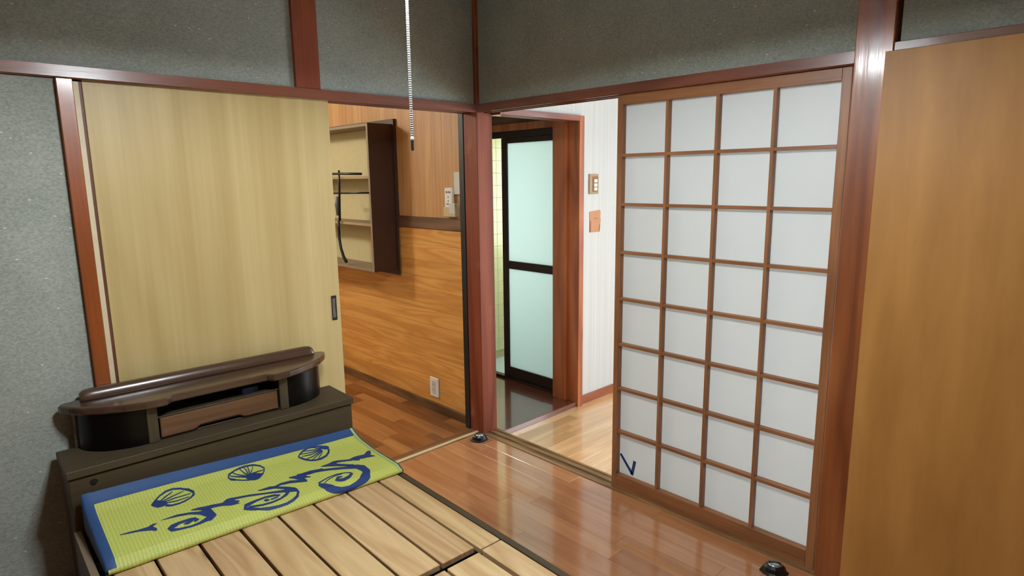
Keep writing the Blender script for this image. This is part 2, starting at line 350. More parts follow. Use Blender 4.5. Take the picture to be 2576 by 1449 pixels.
# ---- main room floor
fl = box('floor', XB, 0.0, YB, 0.03, -0.06, -0.006, M['floor_base'], bev=0)
struct(fl, 'glossy reddish brown plank floor of the room', 'floor')
def planks(parent, along, c0, c1, pitch, a0, a1, lens, mat, ztop, thick=0.006, gap=0.0003, seed=1):
    rnd = random.Random(seed); cache = {}
    n = int(round((c1-c0)/pitch))
    for i in range(n):
        lo = c0+i*pitch; p = a0 - rnd.uniform(0.05, 0.9)*lens[0]
        while p < a1:
            ln = rnd.choice(lens); s, e = max(p, a0), min(p+ln, a1); p += ln
            if e - s < 0.02: continue
            key = round(e-s, 3)
            if key not in cache:
                h, w = key/2-gap, pitch/2-gap
                bm = bmesh.new()
                if along == 'y': addbox(bm, -w, w, -h, h, -thick, 0, 0.0004)
                else: addbox(bm, -h, h, -w, w, -thick, 0, 0.0004)
                bmesh.ops.recalc_face_normals(bm, faces=bm.faces)
                me = bpy.data.meshes.new('plank'); bm.to_mesh(me); bm.free(); me.materials.append(mat); cache[key] = me
            o = bpy.data.objects.new('plank', cache[key]); link(o, parent)
            o.location = (lo+pitch/2, (s+e)/2, ztop) if along == 'y' else ((s+e)/2, lo+pitch/2, ztop)
planks(fl, 'y', -0.979, 0.0, 0.089, YB, 0.03, (0.455, 0.606, 0.909), M['floor'], 0.0, seed=3)
box('floor_field', XB, -0.981, YB, 0.03, -0.006, 0.0, M['floor'], fl, bev=0)

# ---- corner post, lintels, posts
cp = box('trim_1', 0.0, 0.109, 0.0, 0.109, -0.03, ZC, M['post'], bev=0.003)
struct(cp, 'reddish brown square post in the room corner between the two openings', 'post')
def lintel(name, axis, lo, hi, mat, label):
    pr = [(0, ZT), (0, ZK+0.004), (0.004, ZK), (0.016, ZK), (0.016, ZK+0.014), (0.052, ZK+0.014), (0.052, ZK), (0.062, ZK), (0.062, ZK+0.014), (0.096, ZK+0.014), (0.096, ZK), (0.105, ZK), (0.105, ZT)]
    o = prism(name, pr, axis, lo, hi, mat)
    return struct(o, label, 'lintel')
lintel('trim_2', 'x', XB, -0.0005, M['beam_x'], 'reddish brown lintel beam over the plain sliding door')
lintel('trim_3', 'y', -1.797, -0.0005, M['beam_y'], 'reddish brown lintel beam over the lattice door')
# the left lintel runs in x: profile is (y, z); the right one runs in y: profile is (x, z)
rp = box('trim_4', -0.003, 0.105, -1.905, -1.797, 0.0, ZC, M['post_r'], bev=0.003)
struct(rp, 'brown knotty square post between lattice door and plywood panel', 'post')
lj = box('trim_5', -1.785, -1.7395, -0.004, 0.105, 0.0, ZK-0.0005, M['jamb'], bev=0.002)
struct(lj, 'narrow brown door jamb beside the plaster wall at left', 'jamb')
box('draught_strip', -1.7393, -1.7215, 0.012, 0.0295, 0.001, ZK-0.006, M['cream'], lj, bev=0.001)
hp = box('trim_6', -0.969, -0.860, 0.004, 0.08, ZT+0.0005, ZC, M['post'], bev=0.002)
struct(hp, 'short brown hanging post on the plaster wall above the left lintel', 'post')
# ---- sand plaster walls
wl = boxes('wall_left', [(XB, -0.9695, 0.02, 0.08, ZT+0.0005, ZC), (-0.8595, -0.0005, 0.02, 0.08, ZT+0.0005, ZC), (XB, -1.7855, 0.02, 0.08, 0.0, ZK-0.0005)], M['sand'], bev=0)
struct(wl, 'grey green sand plaster wall with glinting flecks on the left side', 'wall')
wr = boxes('wall_right', [(0.02, 0.08, -1.7965, -0.0005, ZT+0.0005, ZC), (0.02, 0.08, YB, -1.9155, 1.8105, ZC)], M['sand'], bev=0)
struct(wr, 'grey green sand plaster wall above the lattice door', 'wall')
pt = box('trim_7', 0.0, 0.08, YB, -1.9055, 1.785, 1.81, M['plytrim'], bev=0.0015)
struct(pt, 'thin brown trim rail along the top of the plywood panel', 'trim')
pb = box('wall_side', -0.010, -0.0035, YB, -1.886, 0.0, 1.7845, M['ply'], bev=0.001)
struct(pb, 'large honey coloured plywood panel closing the wall on the right', 'wall panel')
# backing of the plywood, so nothing shows through from the side
wbk = box('wall_side_backing', 0.03, 0.08, YB, -1.9055, 0.0, 1.7845, M['beige'], bev=0)
struct(wbk, 'plain wall surface hidden behind the plywood panel', 'wall')
# ---- walls behind the camera, ceiling
bw1 = boxes('wall_back', [(XB-0.06, 0.08, YB-0.06, YB, 0, ZC)], M['darkrail'], bev=0)
struct(bw1, 'dark brown wooden wall behind the viewer', 'wall')
bw2 = boxes('wall_entry', [(XB-0.06, XB, YB, 0.08, 0, ZC)], M['darkrail'], bev=0)
struct(bw2, 'dark brown wooden wall to the left of the viewer', 'wall')
ce = boxes('ceiling', [(XB-0.06, 0.09, YB-0.06, 0.09, ZC, ZC+0.03)], M['ceil'], bev=0)
struct(ce, 'brown board ceiling above the room', 'ceiling')

# ---- door sills
def sill(name, axis, lo, hi, mat, label):
    z = 0.004; g = 0.006
    pr = [(0, -0.05), (0, z), (0.018, z), (0.018, z-g), (0.050, z-g), (0.050, z), (0.062, z), (0.062, z-g), (0.092, z-g), (0.092, z), (0.105, z), (0.105, -0.05)]
    return struct(prism(name, pr, axis, lo, hi, mat), label, 'sill')
sill('trim_8', 'y', -1.7965, -0.0005, M['sill_y'], 'grooved wooden floor sill under the lattice door')
sl = box('trim_9', -1.7385, -0.0005, 0.0305, 0.105, -0.05, 0.004, M['sill_x'], bev=0.001)
struct(sl, 'brown wooden floor sill under the plain sliding door', 'sill')
box('runner_strip', -1.7385, -0.001, 0.034, 0.054, 0.004, 0.0075, M['strip'], sl, bev=0.0005)

# ---- sliding doors
d1 = thing('door_1', 'plain pale veneer sliding door with a small dark pull', 'sliding door', (-1.263, 0.045, 0.0), kind='structure')
def dbox(n, x0, x1, y0, y1, z0, z1, m, par, org, bev=0.0012): return box(n, x0-org[0], x1-org[0], y0-org[1], y1-org[1], z0-org[2], z1-org[2], m, par, bev)
o1 = (-1.263, 0.045, 0.0)
dbox('door_panel', -1.7085, -0.818, 0.030, 0.058, 0.008, 1.768, M['veneer'], d1, o1)
dbox('edge_stile', -1.7195, -1.709, 0.031, 0.058, 0.008, 1.768, M['veneer_edge'], d1, o1)
hx0, hx1, hz0, hz1 = -0.861, -0.837, 0.800, 0.912
bm = bmesh.new()
for b in ((hx0, hx1, 0.0270, 0.030, hz1-0.012, hz1), (hx0, hx1, 0.0270, 0.030, hz0, hz0+0.012), (hx0, hx0+0.004, 0.0270, 0.030, hz0+0.012, hz1-0.012), (hx1-0.004, hx1, 0.0270, 0.030, hz0+0.012, hz1-0.012)):
    addbox(bm, b[0]-o1[0], b[1]-o1[0], b[2]-o1[1], b[3]-o1[1], b[4], b[5], 0.0004)
hd = tag(finish('door_pull', bm, M['blackp'], d1), 'small dark rectangular finger pull')
# scooped steel inside of the pull
bm = bmesh.new(); rows = []
for k in range(9):
    t = k/8; zz = hz0+0.012+t*(hz1-hz0-0.024); yy = 0.0299-0.0016*abs(math.cos(math.pi*t))
    rows.append([bm.verts.new((x-o1[0], yy-o1[1], zz)) for x in (hx0+0.004, hx1-0.004)])
for a, b in zip(rows[:-1], rows[1:]): bm.faces.new((a[0], a[1], b[1], b[0]))
finish('pull_recess', bm, M['steel'], hd, True)
d2 = box('door_2', -1.7385, -0.875, 0.066, 0.092, 0.008, 1.768, M['cream'], bev=0.001)
struct(d2, 'cream sliding door parked behind the pale veneer door, seen as a strip', 'sliding door')

# lattice door
SY0, SY1, PY0, PY1, PZ0, PZ1 = -0.8805, -1.7885, -0.9060, -1.7585, 0.0709, 1.7187
X0 = 0.020
d3 = thing('door_3', 'wooden lattice sliding door with four by eight white panes', 'lattice door', (X0, (SY0+SY1)/2, 0.0), kind='structure')
o3 = (X0, (SY0+SY1)/2, 0.0)
dbox('stile', X0, X0+0.029, PY0, SY0, 0.0, 1.771, M['lattice'], d3, o3)
dbox('stile', X0, X0+0.029, SY1, PY1, 0.0, 1.771, M['lattice'], d3, o3)
dbox('top_rail', X0+0.0004, X0+0.029, PY1+0.0003, PY0-0.0003, PZ1, 1.771, M['lattice_y'], d3, o3)
dbox('bottom_rail', X0+0.0004, X0+0.029, PY1+0.0003, PY0-0.0003, 0.0, PZ0, M['lattice_y'], d3, o3)
pw, ph, mw = (PY0-PY1)/4, (PZ1-PZ0)/8, 0.0125
for i in range(1, 4):
    y = PY0-i*pw; dbox('vertical_bar', X0+0.0008, X0+0.0262, y-mw/2, y+mw/2, PZ0, PZ1, M['lattice'], d3, o3, 0.0006)
for j in range(1, 8):
    z = PZ0+j*ph; dbox('cross_bar', X0+0.0014, X0+0.0265, PY1, PY0, z-mw/2, z+mw/2, M['lattice_y'], d3, o3, 0.0006)
bm = bmesh.new(); addbox(bm, 0, 0.002, -pw/2+0.0002, pw/2-0.0002, -ph/2+0.0002, ph/2-0.0002, 0); bmesh.ops.recalc_face_normals(bm, faces=bm.faces)
pane_me = bpy.data.meshes.new('pane'); bm.to_mesh(pane_me); bm.free(); pane_me.materials.append(M['paper'])
for i in range(4):
    for j in range(8):
        p = bpy.data.objects.new('pane', pane_me); link(p, d3)
        p.location = (0.0268, PY0-(i+0.5)*pw-o3[1], PZ0+(j+0.5)*ph)
def ribbon(name, strokes, x, mat, parent, org, th=0.0009):
    bm = bmesh.new()
    for (ya, za, yb, zb, wa, wb) in strokes:
        d = Vector((yb-ya, zb-za)).normalized(); n = Vector((-d.y, d.x))
        q = [(ya+n.x*wa, za+n.y*wa), (ya-n.x*wa, za-n.y*wa), (yb-n.x*wb, zb-n.y*wb), (yb+n.x*wb, zb+n.y*wb)]
        a = [bm.verts.new((x-th-org[0], p[0]-org[1], p[1]-org[2])) for p in q]; b = [bm.verts.new((x-org[0], p[0]-org[1], p[1]-org[2])) for p in q]
        bm.faces.new(a); bm.faces.new(b[::-1])
        for i in range(4): bm.faces.new((a[i], b[i], b[(i+1) % 4], a[(i+1) % 4]))
    return finish(name, bm, mat, parent)
tp = ribbon('tape_mark', [(-0.911, 0.164, -0.977, 0.086, 0.0060, 0.0070), (-0.990, 0.152, -0.975, 0.080, 0.0075, 0.0075)], 0.0465, M['bluetape'], None, (0, 0, 0))
tag(tp, 'blue tape mark shaped like a tick on the lowest corner pane', 'tape')

# ================================================================== KITCHEN BEHIND THE LEFT OPENING
kf = box('floor_kitchen', -2.62, 0.03, 0.105, 2.46, -0.06, -0.006, M['floor_base'], bev=0)
struct(kf, 'dark and light brown plank floor of the kitchen', 'floor')
planks(kf, 'y', -1.035, 0.03, 0.071, 0.1055, 2.40, (0.45, 0.6, 0.3), M['kit_floor'], -0.001, seed=11)
box('floor_field', -2.56, -1.036, 0.1055, 2.40, -0.006, -0.001, M['kit_floor'], kf, bev=0)
kw = box('wall_kitchen', 0.0335, 0.085, 0.150, 2.46, 0.0, 2.35, M['cedar_joint'], bev=0)
struct(kw, 'kitchen wall of cedar boards, vertical above and horizontal below a brown rail', 'wall')
zs = [0.055+0.098*i for i in range(11)]+[1.134]
for a, b in zip(zs[:-1], zs[1:]):
    o = box('cedar_board', 0.0, 0.0035, 0.0, 2.25, 0.0012, (b-a)-0.0012, M['cedar_h'], kw, bev=0.001); o.location = (0.030, 0.1505, a)
for i in range(24):
    o = box('wall_board', 0.0, 0.0035, 0.0002, 0.0938, 0.0, 1.145, M['cedar_v'], kw, bev=0.0004); o.location = (0.030, 0.1505+0.094*i, 1.2025)
box('chair_rail', 0.020, 0.0335, 0.1505, 2.40, 1.1345, 1.202, M['darkrail'], kw, bev=0.002)
box('skirting_board', 0.024, 0.0335, 0.1505, 2.40, 0.0, 0.0545, M['base_y'], kw, bev=0.002)
bb = box('trim_10', -0.004, 0.085, 0.1095, 0.1495, 0.0, ZK+0.04, M['black'], bev=0.001)  # plain black strip between the corner post and the cedar wall
struct(bb, 'black vertical strip at the end of the cedar wall', 'trim')
ko = boxes('wall_kitchen_far', [(-2.62, 0.085, 2.40, 2.46, 0.0, 2.35), (-2.62, -2.56, 0.105, 2.40, 0.0, 2.35), (-2.62, -0.0, 0.085, 0.104, ZT+0.001, 2.35), (-2.62, -1.786, 0.085, 0.104, 0.0, ZT)], M['beige'], bev=0)
struct(ko, 'plain far walls of the kitchen', 'wall')
kc = boxes('ceiling_kitchen', [(-2.62, 0.085, 0.105, 2.46, 2.35, 2.38)], M['beige'], bev=0)
struct(kc, 'pale ceiling of the kitchen', 'ceiling')

# ================================================================== HALL BEHIND THE RIGHT OPENING
HZ = -0.03
hf = box('floor_hall', 0.105, 2.30, -3.0, -0.02, -0.08, HZ-0.006, M['floor_base'], bev=0)
struct(hf, 'pale glossy plank floor of the hall', 'floor')
planks(hf, 'x', -1.275, -0.0285, 0.0779, 0.1055, 2.24, (0.45, 0.6, 0.9), M['hall_floor'], HZ, seed=5)
box('floor_field', 0.1055, 2.24, -3.0, -1.276, HZ-0.006, HZ, M['hall_floor'], hf, bev=0)
hw = boxes('wall_hall', [(0.80, 2.30, -0.04, 0.02, HZ, 2.35), (0.109, 0.80, -0.04, 0.02, 1.785, 2.35)], M['white'], bev=0)
struct(hw, 'white ribbed wallpaper wall of the hall', 'wall')
hb = box('baseboard_hall', 0.8005, 2.24, -0.050, -0.0402, HZ, 0.028, M['base_x'], bev=0.002)
struct(hb, 'reddish brown baseboard below the white hall wall', 'baseboard')
ho = boxes('wall_hall_far', [(2.24, 2.30, -3.0, -2.95, HZ, 2.35), (2.24, 2.30, -1.7, -0.04, HZ, 2.35), (2.24, 2.30, -2.95, -1.7, HZ, 0.06), (2.24, 2.30, -2.95, -1.7, 2.0, 2.35),
                             (0.085, 2.30, -3.06, -3.0, HZ, 2.35), (0.085, 0.1045, -3.0, -1.906, HZ, 2.35), (0.085, 0.1045, -1.797, -0.0, ZT+0.001, 2.35)], M['white'], bev=0)
struct(ho, 'white far walls of the hall', 'wall')
hwn = box('window_1', 2.285, 2.295, -2.95, -1.7, 0.06, 2.0, M['hall_pane'], bev=0)
struct(hwn, 'frosted daylit hall window hidden behind the lattice door', 'window')
for a in (-2.95, -2.34, -1.73): box('window_frame', 2.25, 2.285, a, a+0.03, 0.06, 2.0, M['base_x'], hwn)
hc = boxes('ceiling_hall', [(0.085, 2.30, -3.0, 0.02, 2.35, 2.38)], M['white'], bev=0)
struct(hc, 'white ceiling of the hall', 'ceiling')
# doorway to the washroom
dc = thing('trim_11', 'reddish brown casing around the washroom doorway', 'door casing', (0.46, 0.0, 0.0), kind='structure')
od = (0.46, 0.0, 0.0)
dbox('casing_leg', 0.755, 0.800, -0.062, 0.03, HZ, 1.785, M['casing'], dc, od, 0.002)
dbox('casing_head', 0.1095, 0.7548, -0.062, 0.03, 1.752, 1.785, M['casing_x'], dc, od, 0.002)
dbox('door_jamb', 0.730, 0.7995, 0.0302, 0.135, 0.0, 1.785, M['casing'], dc, od, 0.002)
dbox('threshold', 0.1095, 0.7548, -0.05, 0.10, HZ, 0.002, M['wash_floor'], dc, od, 0.002)
# washroom
wf = box('floor_washroom', 0.1095, 0.80, 0.1005, 1.40, -0.05, 0.0, M['wash_floor'], bev=0)
struct(wf, 'dark red glossy washroom floor', 'floor')
ww = boxes('wall_washroom', [(0.0905, 0.109, 0.1095, 1.40, 0, 2.35), (0.109, 0.86, 1.34, 1.40, 0.0, 2.35), (0.78, 0.80, 1.06, 1.34, 0, 1.782)], M['beige'], bev=0)
struct(ww, 'plain washroom walls', 'wall')
boxes('upper_panel', [(0.78, 0.80, 0.136, 1.34, 1.782, 2.35), (0.109, 0.80, 0.0302, 0.11, 1.786, 2.35)], M['darkrail'], ww, bev=0)
wc = boxes('ceiling_washroom', [(0.0905, 0.80, 0.0205, 1.40, 2.35, 2.38)], M['darkrail'], bev=0)
struct(wc, 'washroom ceiling', 'ceiling')
bd = thing('door_4', 'frosted glass bathroom door in a dark brown frame', 'bathroom door', (0.79, 0.40, 0.0), kind='structure')
ob = (0.79, 0.40, 0.0)
dbox('head_trim', 0.765, 0.80, 0.136, 1.06, 1.733, 1.780, M['casing'], bd, ob, 0.002)
dbox('frame_head', 0.775, 0.80, 0.136, 1.06, 1.690, 1.7325, M['bathframe'], bd, ob, 0.001)
dbox('frame_sill', 0.770, 0.81, 0.136, 1.06, 0.0005, 0.018, M['bathframe'], bd, ob, 0.001)
dbox('door_stile', 0.784, 0.806, 0.600, 0.655, 0.0185, 1.6895, M['bathframe'], bd, ob, 0.002)
dbox('door_stile', 0.784, 0.806, 0.1365, 0.146, 0.0185, 1.6895, M['bathframe'], bd, ob, 0.002)
dbox('top_rail', 0.784, 0.806, 0.1462, 0.5998, 1.654, 1.6895, M['bathframe'], bd, ob, 0.002)
dbox('middle_rail', 0.782, 0.806, 0.1462, 0.5998, 0.803, 0.858, M['bathframe'], bd, ob, 0.002)
dbox('bottom_rail', 0.784, 0.806, 0.1462, 0.5998, 0.0185, 0.093, M['bathframe'], bd, ob, 0.002)
dbox('glass_pane', 0.793, 0.798, 0.1462, 0.5998, 0.8585, 1.6535, M['frost'], bd, ob, 0)
dbox('glass_pane', 0.793, 0.798, 0.1462, 0.5998, 0.0935, 0.8025, M['frost'], bd, ob, 0)
# bathroom
br = boxes('wall_bathroom', [(0.86, 2.10, 1.306, 1.36, -0.1, 2.35), (2.04, 2.10, 0.03, 0.35, -0.1, 2.35), (2.04, 2.10, 1.05, 1.306, -0.1, 2.35), (2.04, 2.10, 0.35, 1.05, -0.1, 0.75), (2.04, 2.10, 0.35, 1.05, 1.75, 2.35), (0.8005, 2.04, 0.0205, 0.04, -0.1, 2.35), (0.8005, 0.86, 1.061, 1.306, -0.1, 2.35), (0.801, 2.10, 0.04, 1.306, 2.3, 2.35), (0.8005, 0.83, 0.136, 1.06, 1.79, 2.3)], M['grout'], bev=0)
struct(br, 'pale yellow tiled bathroom wall behind the frosted door', 'wall')
bm = bmesh.new(); addbox(bm, -0.0492, 0.0492, -0.005, 0.0, -0.0492, 0.0492, 0.001); bmesh.ops.recalc_face_normals(bm, faces=bm.faces)
tile_me = bpy.data.meshes.new('tile'); bm.to_mesh(tile_me); bm.free(); tile_me.materials.append(M['tile'])
for i in range(6):
    for j in range(18):
        t = bpy.data.objects.new('tile', tile_me); link(t, br); t.location = (1.08+0.1*i, 1.3055, 0.016+0.1*j)
bf = box('floor_bathroom', 0.8105, 2.10, 0.04, 1.306, -0.16, -0.1, M['bathfloor'], bev=0)
struct(bf, 'pale blue bathroom floor', 'floor')
bwn = box('window_2', 2.085, 2.095, 0.35, 1.05, 0.75, 1.75, M['bath_pane'], bev=0)
struct(bwn, 'frosted bathroom window behind the glass door', 'window')

# ================================================================== OBJECTS
# ---- low bed with box headboard
TH = math.radians(-1.8)
bo = (-1.4335, -0.135, 0.0)
bed = thing('bed', 'low bed with olive brown box headboard and bare cedar slats', 'bed', bo, TH)
hbd = box('headboard', -0.490, 0.490, -0.104, 0.100, 0.0, 0.4995, M['bed'], bed, bev=0.002)
box('top_board', -0.4955, 0.4955, -0.1135, 0.104, 0.504, 0.531, M['bed'], hbd, bev=0.0025)
box('shadow_gap', -0.488, 0.488, -0.1005, 0.098, 0.4995, 0.504, M['dark'], hbd, bev=0)
bm = bmesh.new()
n = 20
ring0 = [bm.verts.new((-0.424+0.011*math.cos(2*math.pi*i/n), -0.1045, 0.476+0.010*math.sin(2*math.pi*i/n))) for i in range(n)]
ring1 = [bm.verts.new((-0.424+0.009*math.cos(2*math.pi*i/n), -0.1075, 0.476+0.008*math.sin(2*math.pi*i/n))) for i in range(n)]
for i in range(n): bm.faces.new((ring0[i], ring0[(i+1) % n], ring1[(i+1) % n], ring1[i]))
bm.faces.new(ring1)
tag(finish('hole_plug', bm, M['blackp'], hbd), 'small dark round plug')
box('side_rail', 0.472, 0.4955, -2.00, -0.1140, 0.14, 0.330, M['bed_y'], bed, bev=0.002)
lr = box('side_rail', -0.4955, -0.476, -2.00, -0.1140, 0.14, 0.3285, M['bed_y'], bed, bev=0.001)
box('rail_edge', -0.4955, -0.476, -2.00, -0.1140, 0.3286, 0.3305, M['shelf_in'], lr, bev=0.0005)  # tan raw edge; its paler colour also paints in light falling on the rail
box('foot_rail', -0.4955, 0.4955, -2.0235, -2.0005, 0.14, 0.330, M['bed'], bed, bev=0.002)
box('bed_leg', 0.445, 0.4955, -2.0235, -1.97, 0.0, 0.1395, M['bed'], bed, bev=0.002)
box('bed_leg', -0.4955, -0.445, -2.0235, -1.97, 0.0, 0.1395, M['bed'], bed, bev=0.002)
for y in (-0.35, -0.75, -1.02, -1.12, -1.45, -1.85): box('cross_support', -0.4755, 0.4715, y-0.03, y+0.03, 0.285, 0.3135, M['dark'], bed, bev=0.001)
edges = [0.4700, 0.3850, 0.2600, 0.1390, 0.0190, -0.1010, -0.2210, -0.3410, -0.4500]
rnd = random.Random(4)
for i, (a, b) in enumerate(zip(edges[:-1], edges[1:])):
    g = 0.0045
    dz = rnd.uniform(-0.0015, 0.0015)
    ybr = -1.072 if i == 0 else -1.050-0.004*rnd.random()
    for (y0, y1, dx) in ((ybr, -0.1145, 0.0), (-1.990, (-1.077 if i == 0 else -1.080), -0.006 if i else 0.0)):
        o = box('slat', b+g-(a+b)/2, a-g-(a+b)/2, y0-(y0+y1)/2, y1-(y0+y1)/2, -0.0095, 0.0095, M['slat'], bed, bev=0.0018)
        o.location = ((a+b)/2+dx, (y0+y1)/2, 0.3235+dz)

# ---- bow-fronted stand on the headboard
ts = thing('low_stand', 'dark brown bow fronted low stand with a drawer, set on the headboard', 'stand', (-1.4305, -0.105, 0.5315), TH)
half = [(0.165, -0.088), (0.172, -0.096), (0.186, -0.111), (0.215, -0.112), (0.25, -0.106), (0.308, -0.087), (0.365, -0.058), (0.415, -0.022), (0.452, 0.018), (0.470, 0.046), (0.4755, 0.062), (0.470, 0.076), (0.455, 0.086), (0.43, 0.09)]
outl = half + [(-x, y) for x, y in half[::-1]]
prism('top_board', outl, 'z', 0.132, 0.160, M['stand'], ts, bev=0.008, smooth=False, segs=3)
# raised back ledge with rounded ends
bm = bmesh.new(); sec = []
prof = [(0.048, 0.1602), (0.0485, 0.167), (0.0505, 0.175), (0.0545, 0.184), (0.060, 0.191), (0.067, 0.1955), (0.075, 0.197), (0.083, 0.195), (0.088, 0.189), (0.088, 0.1602)]
xs_ = [(-0.412, 0.45), (-0.408, 0.66), (-0.400, 0.84), (-0.388, 0.95), (-0.372, 1.0), (0.384, 1.0), (0.400, 0.95), (0.412, 0.84), (0.420, 0.66), (0.424, 0.45)]
for x, k in xs_: sec.append([bm.verts.new((x, 0.066+(y-0.066)*(0.5+0.5*k), 0.1602+(z-0.1602)*(0.35+0.65*k))) for y, z in prof])
for A_, B_ in zip(sec[:-1], sec[1:]):
    for i in range(len(prof)): bm.faces.new((A_[i], A_[(i+1) % len(prof)], B_[(i+1) % len(prof)], B_[i]))
bm.faces.new(sec[0][::-1]); bm.faces.new(sec[-1])
led = finish('back_ledge', bm, M['stand'], ts, True)
for s in (-1, 1):
    box('divider', s*0.214, s*0.248, -0.078, 0.086, 0.0, 0.1315, M['stand_leg'], ts, bev=0.002)
    arc = [(0.2485+0.1835*math.sin(math.pi/2*k/30)**0.9, 0.060-0.133*math.cos(math.pi/2*k/30)**1.05) for k in range(31)]
    inner = [(x-0.004, y+0.006) for x, y in arc[::-1]]
    pts = [(s*x, y) for x, y in arc+inner]
    prism('curved_panel', pts, 'z', 0.002, 0.1305, M['smoked'], ts, smooth=False)
    box('end_panel', s*0.428, s*0.443, 0.0605, 0.086, 0.0, 0.1315, M['stand'], ts, bev=0.001)
box('back_panel', -0.4275, 0.4275, 0.0815, 0.0865, 0.0, 0.1315, M['dark'], ts, bev=0)
box('base_board', -0.2135, 0.2135, -0.06, 0.081, 0.0, 0.006, M['stand_leg'], ts, bev=0.001)
dpts = [(-0.208, 0.009), (-0.105, 0.009), (-0.092, 0.012), (-0.078, 0.021), (0.058, 0.021), (0.072, 0.012), (0.085, 0.009), (0.208, 0.009), (0.208, 0.080), (-0.208, 0.080)]
drw = prism('drawer', dpts, 'y', -0.072, -0.056, M['drawer'], ts, bev=0.004, segs=2)
box('drawer_box', -0.203, 0.203, -0.0555, 0.078, 0.012, 0.073, M['stand_leg'], drw, bev=0.001)
box('slot_shelf', -0.2135, 0.2135, -0.066, 0.081, 0.0805, 0.0855, M['stand_leg'], ts, bev=0.001)
bx = box('blue_block', -0.033, 0.033, -0.02, 0.02, 0.0, 0.024, M['bluebox'], None, bev=0.003)  # plain dark blue block set in the slot
bx.location = Vector((-1.4305, -0.105, 0.5315)) + Matrix.Rotation(TH, 3, 'Z') @ Vector((0.115, -0.020, 0.0857)); bx.rotation_euler = (0, 0, TH+0.1)
tag(bx, 'small dark blue case inside the slot of the low stand', 'case')

# ---- folded straw mat
MO = Vector((-1.43, -0.45, 0.333))
def lerp_tab(t, xs, ys):
    if t <= xs[0]: return ys[0]
    for a, b, p, q in zip(xs[:-1], xs[1:], ys[:-1], ys[1:]):
        if t <= b: return p+(q-p)*(t-a)/(b-a)
    return ys[-1]
def mat_s(u, v):
    xl, xr = -1.900-.006*v, -.960-.006*v
    yb, yf = -.262-.013*u, -.578-.064*u
    V = [0, .08, .2, .45, .75, .93, 1]
    s = u*u*(3-2*u)*.5+u*.5
    zl = lerp_tab(v, V, [.458, .436, .414, .397, .380, .368, .350]); zr = lerp_tab(v, V, [.405, .390, .376, .366, .363, .362, .350])
    f = max(0, min((v-1)/0.1, 1))
    return Vector((xl+(xr-xl)*u, yb+(yf-yb)*min(v, 1)-0.003*math.sin(math.pi*f), zl+(zr-zl)*s-0.0145*f))
def mat_p(u, v, off=0.0):
    e = 0.004
    p = mat_s(u, v)
    if off:
        du = mat_s(u+e, v)-mat_s(u-e, v); dv = mat_s(u, v+e)-mat_s(u, v-e)
        p = p + du.cross(-dv).normalized()*off
    return p
mt = thing('folded_mat', 'folded lime yellow straw mat with blue shells and swirls, lying on the bed', 'mat', MO)
ZB_ = 0.3345
bm = bmesh.new(); uvl = bm.loops.layers.uv.new('UVMap')
NU, NV = 56, 28
grid = []
vs = [i/NV for i in range(NV+1)]
for i in range(NU+1):
    u = i/NU; col = []
    for v in vs: col.append((mat_p(u, v), (u, v)))
    for v in (1.025, 1.05, 1.075, 1.1): col.append((mat_p(u, v), (u, v)))
    f = mat_p(u, 1.1); col.append((Vector((f.x, f.y+0.006, ZB_)), (u, 1.12)))
    b = mat_p(u, 0)
    col.append((Vector((b.x, b.y, ZB_)), (u, 1.5)))
    grid.append([(bm.verts.new(p-MO), q) for p, q in col])
for i in range(NU):
    nn = len(grid[i])
    for j in range(nn):
        quad = (grid[i][j], grid[i+1][j], grid[i+1][(j+1) % nn], grid[i][(j+1) % nn])
        f = bm.faces.new([q[0] for q in quad])
        for lp, q in zip(f.loops, quad): lp[uvl].uv = q[1]
bm.faces.new([g[0] for g in grid[0]][::-1]); bm.faces.new([g[0] for g in grid[-1]])
body = finish('mat_sheet', bm, M['mat'], mt, False)
def patch(name, u0, u1, v0, v1, nu, nv, off, mat, parent):
    bm = bmesh.new(); g = [[bm.verts.new(mat_p(u0+(u1-u0)*i/nu, v0+(v1-v0)*j/nv, off)-MO) for j in range(nv+1)] for i in range(nu+1)]
    for i in range(nu):
        for j in range(nv): bm.faces.new((g[i][j], g[i+1][j], g[i+1][j+1], g[i][j+1]))
    return finish(name, bm, mat, parent, True)
patch('back_border', 0.0, 0.985, 0.0, 0.105, 48, 4, 0.0012, M['mat_blue'], mt)
# thick bound edge at the left and right sides
def side_edge(name, u, out, mat, r=0.006, extra=0.0):
    bm = bmesh.new(); rows = []
    for k in range(29):
        v = k/28; p = mat_p(u, v); hgt = p.z-ZB_
        ring = []
        prof = [(0.022-extra, 0.0014), (0.0, 0.002), (-r*0.7, -0.002), (-r, -0.008), (-r, -max(hgt-0.004, 0.010)), (-r*0.4, -hgt+0.001)]
        for a, b in prof: ring.append(bm.verts.new(Vector((p.x - a*out, p.y, p.z+b))-MO))
        rows.append(ring)
    for a, b in zip(rows[:-1], rows[1:]):
        for i in range(len(a)-1): bm.faces.new((a[i], a[i+1], b[i+1], b[i]))
    return finish(name, bm, mat, mt, True)
side_edge('side_binding', 0.0, -1, M['mat_blue'])
side_edge('side_binding', 1.0, 1, M['mat_blue'], extra=0.019)
patch('stitched_line', 0.983, 0.990, 0.08, 1.0, 1, 28, 0.0016, M['mat_pale'], mt)
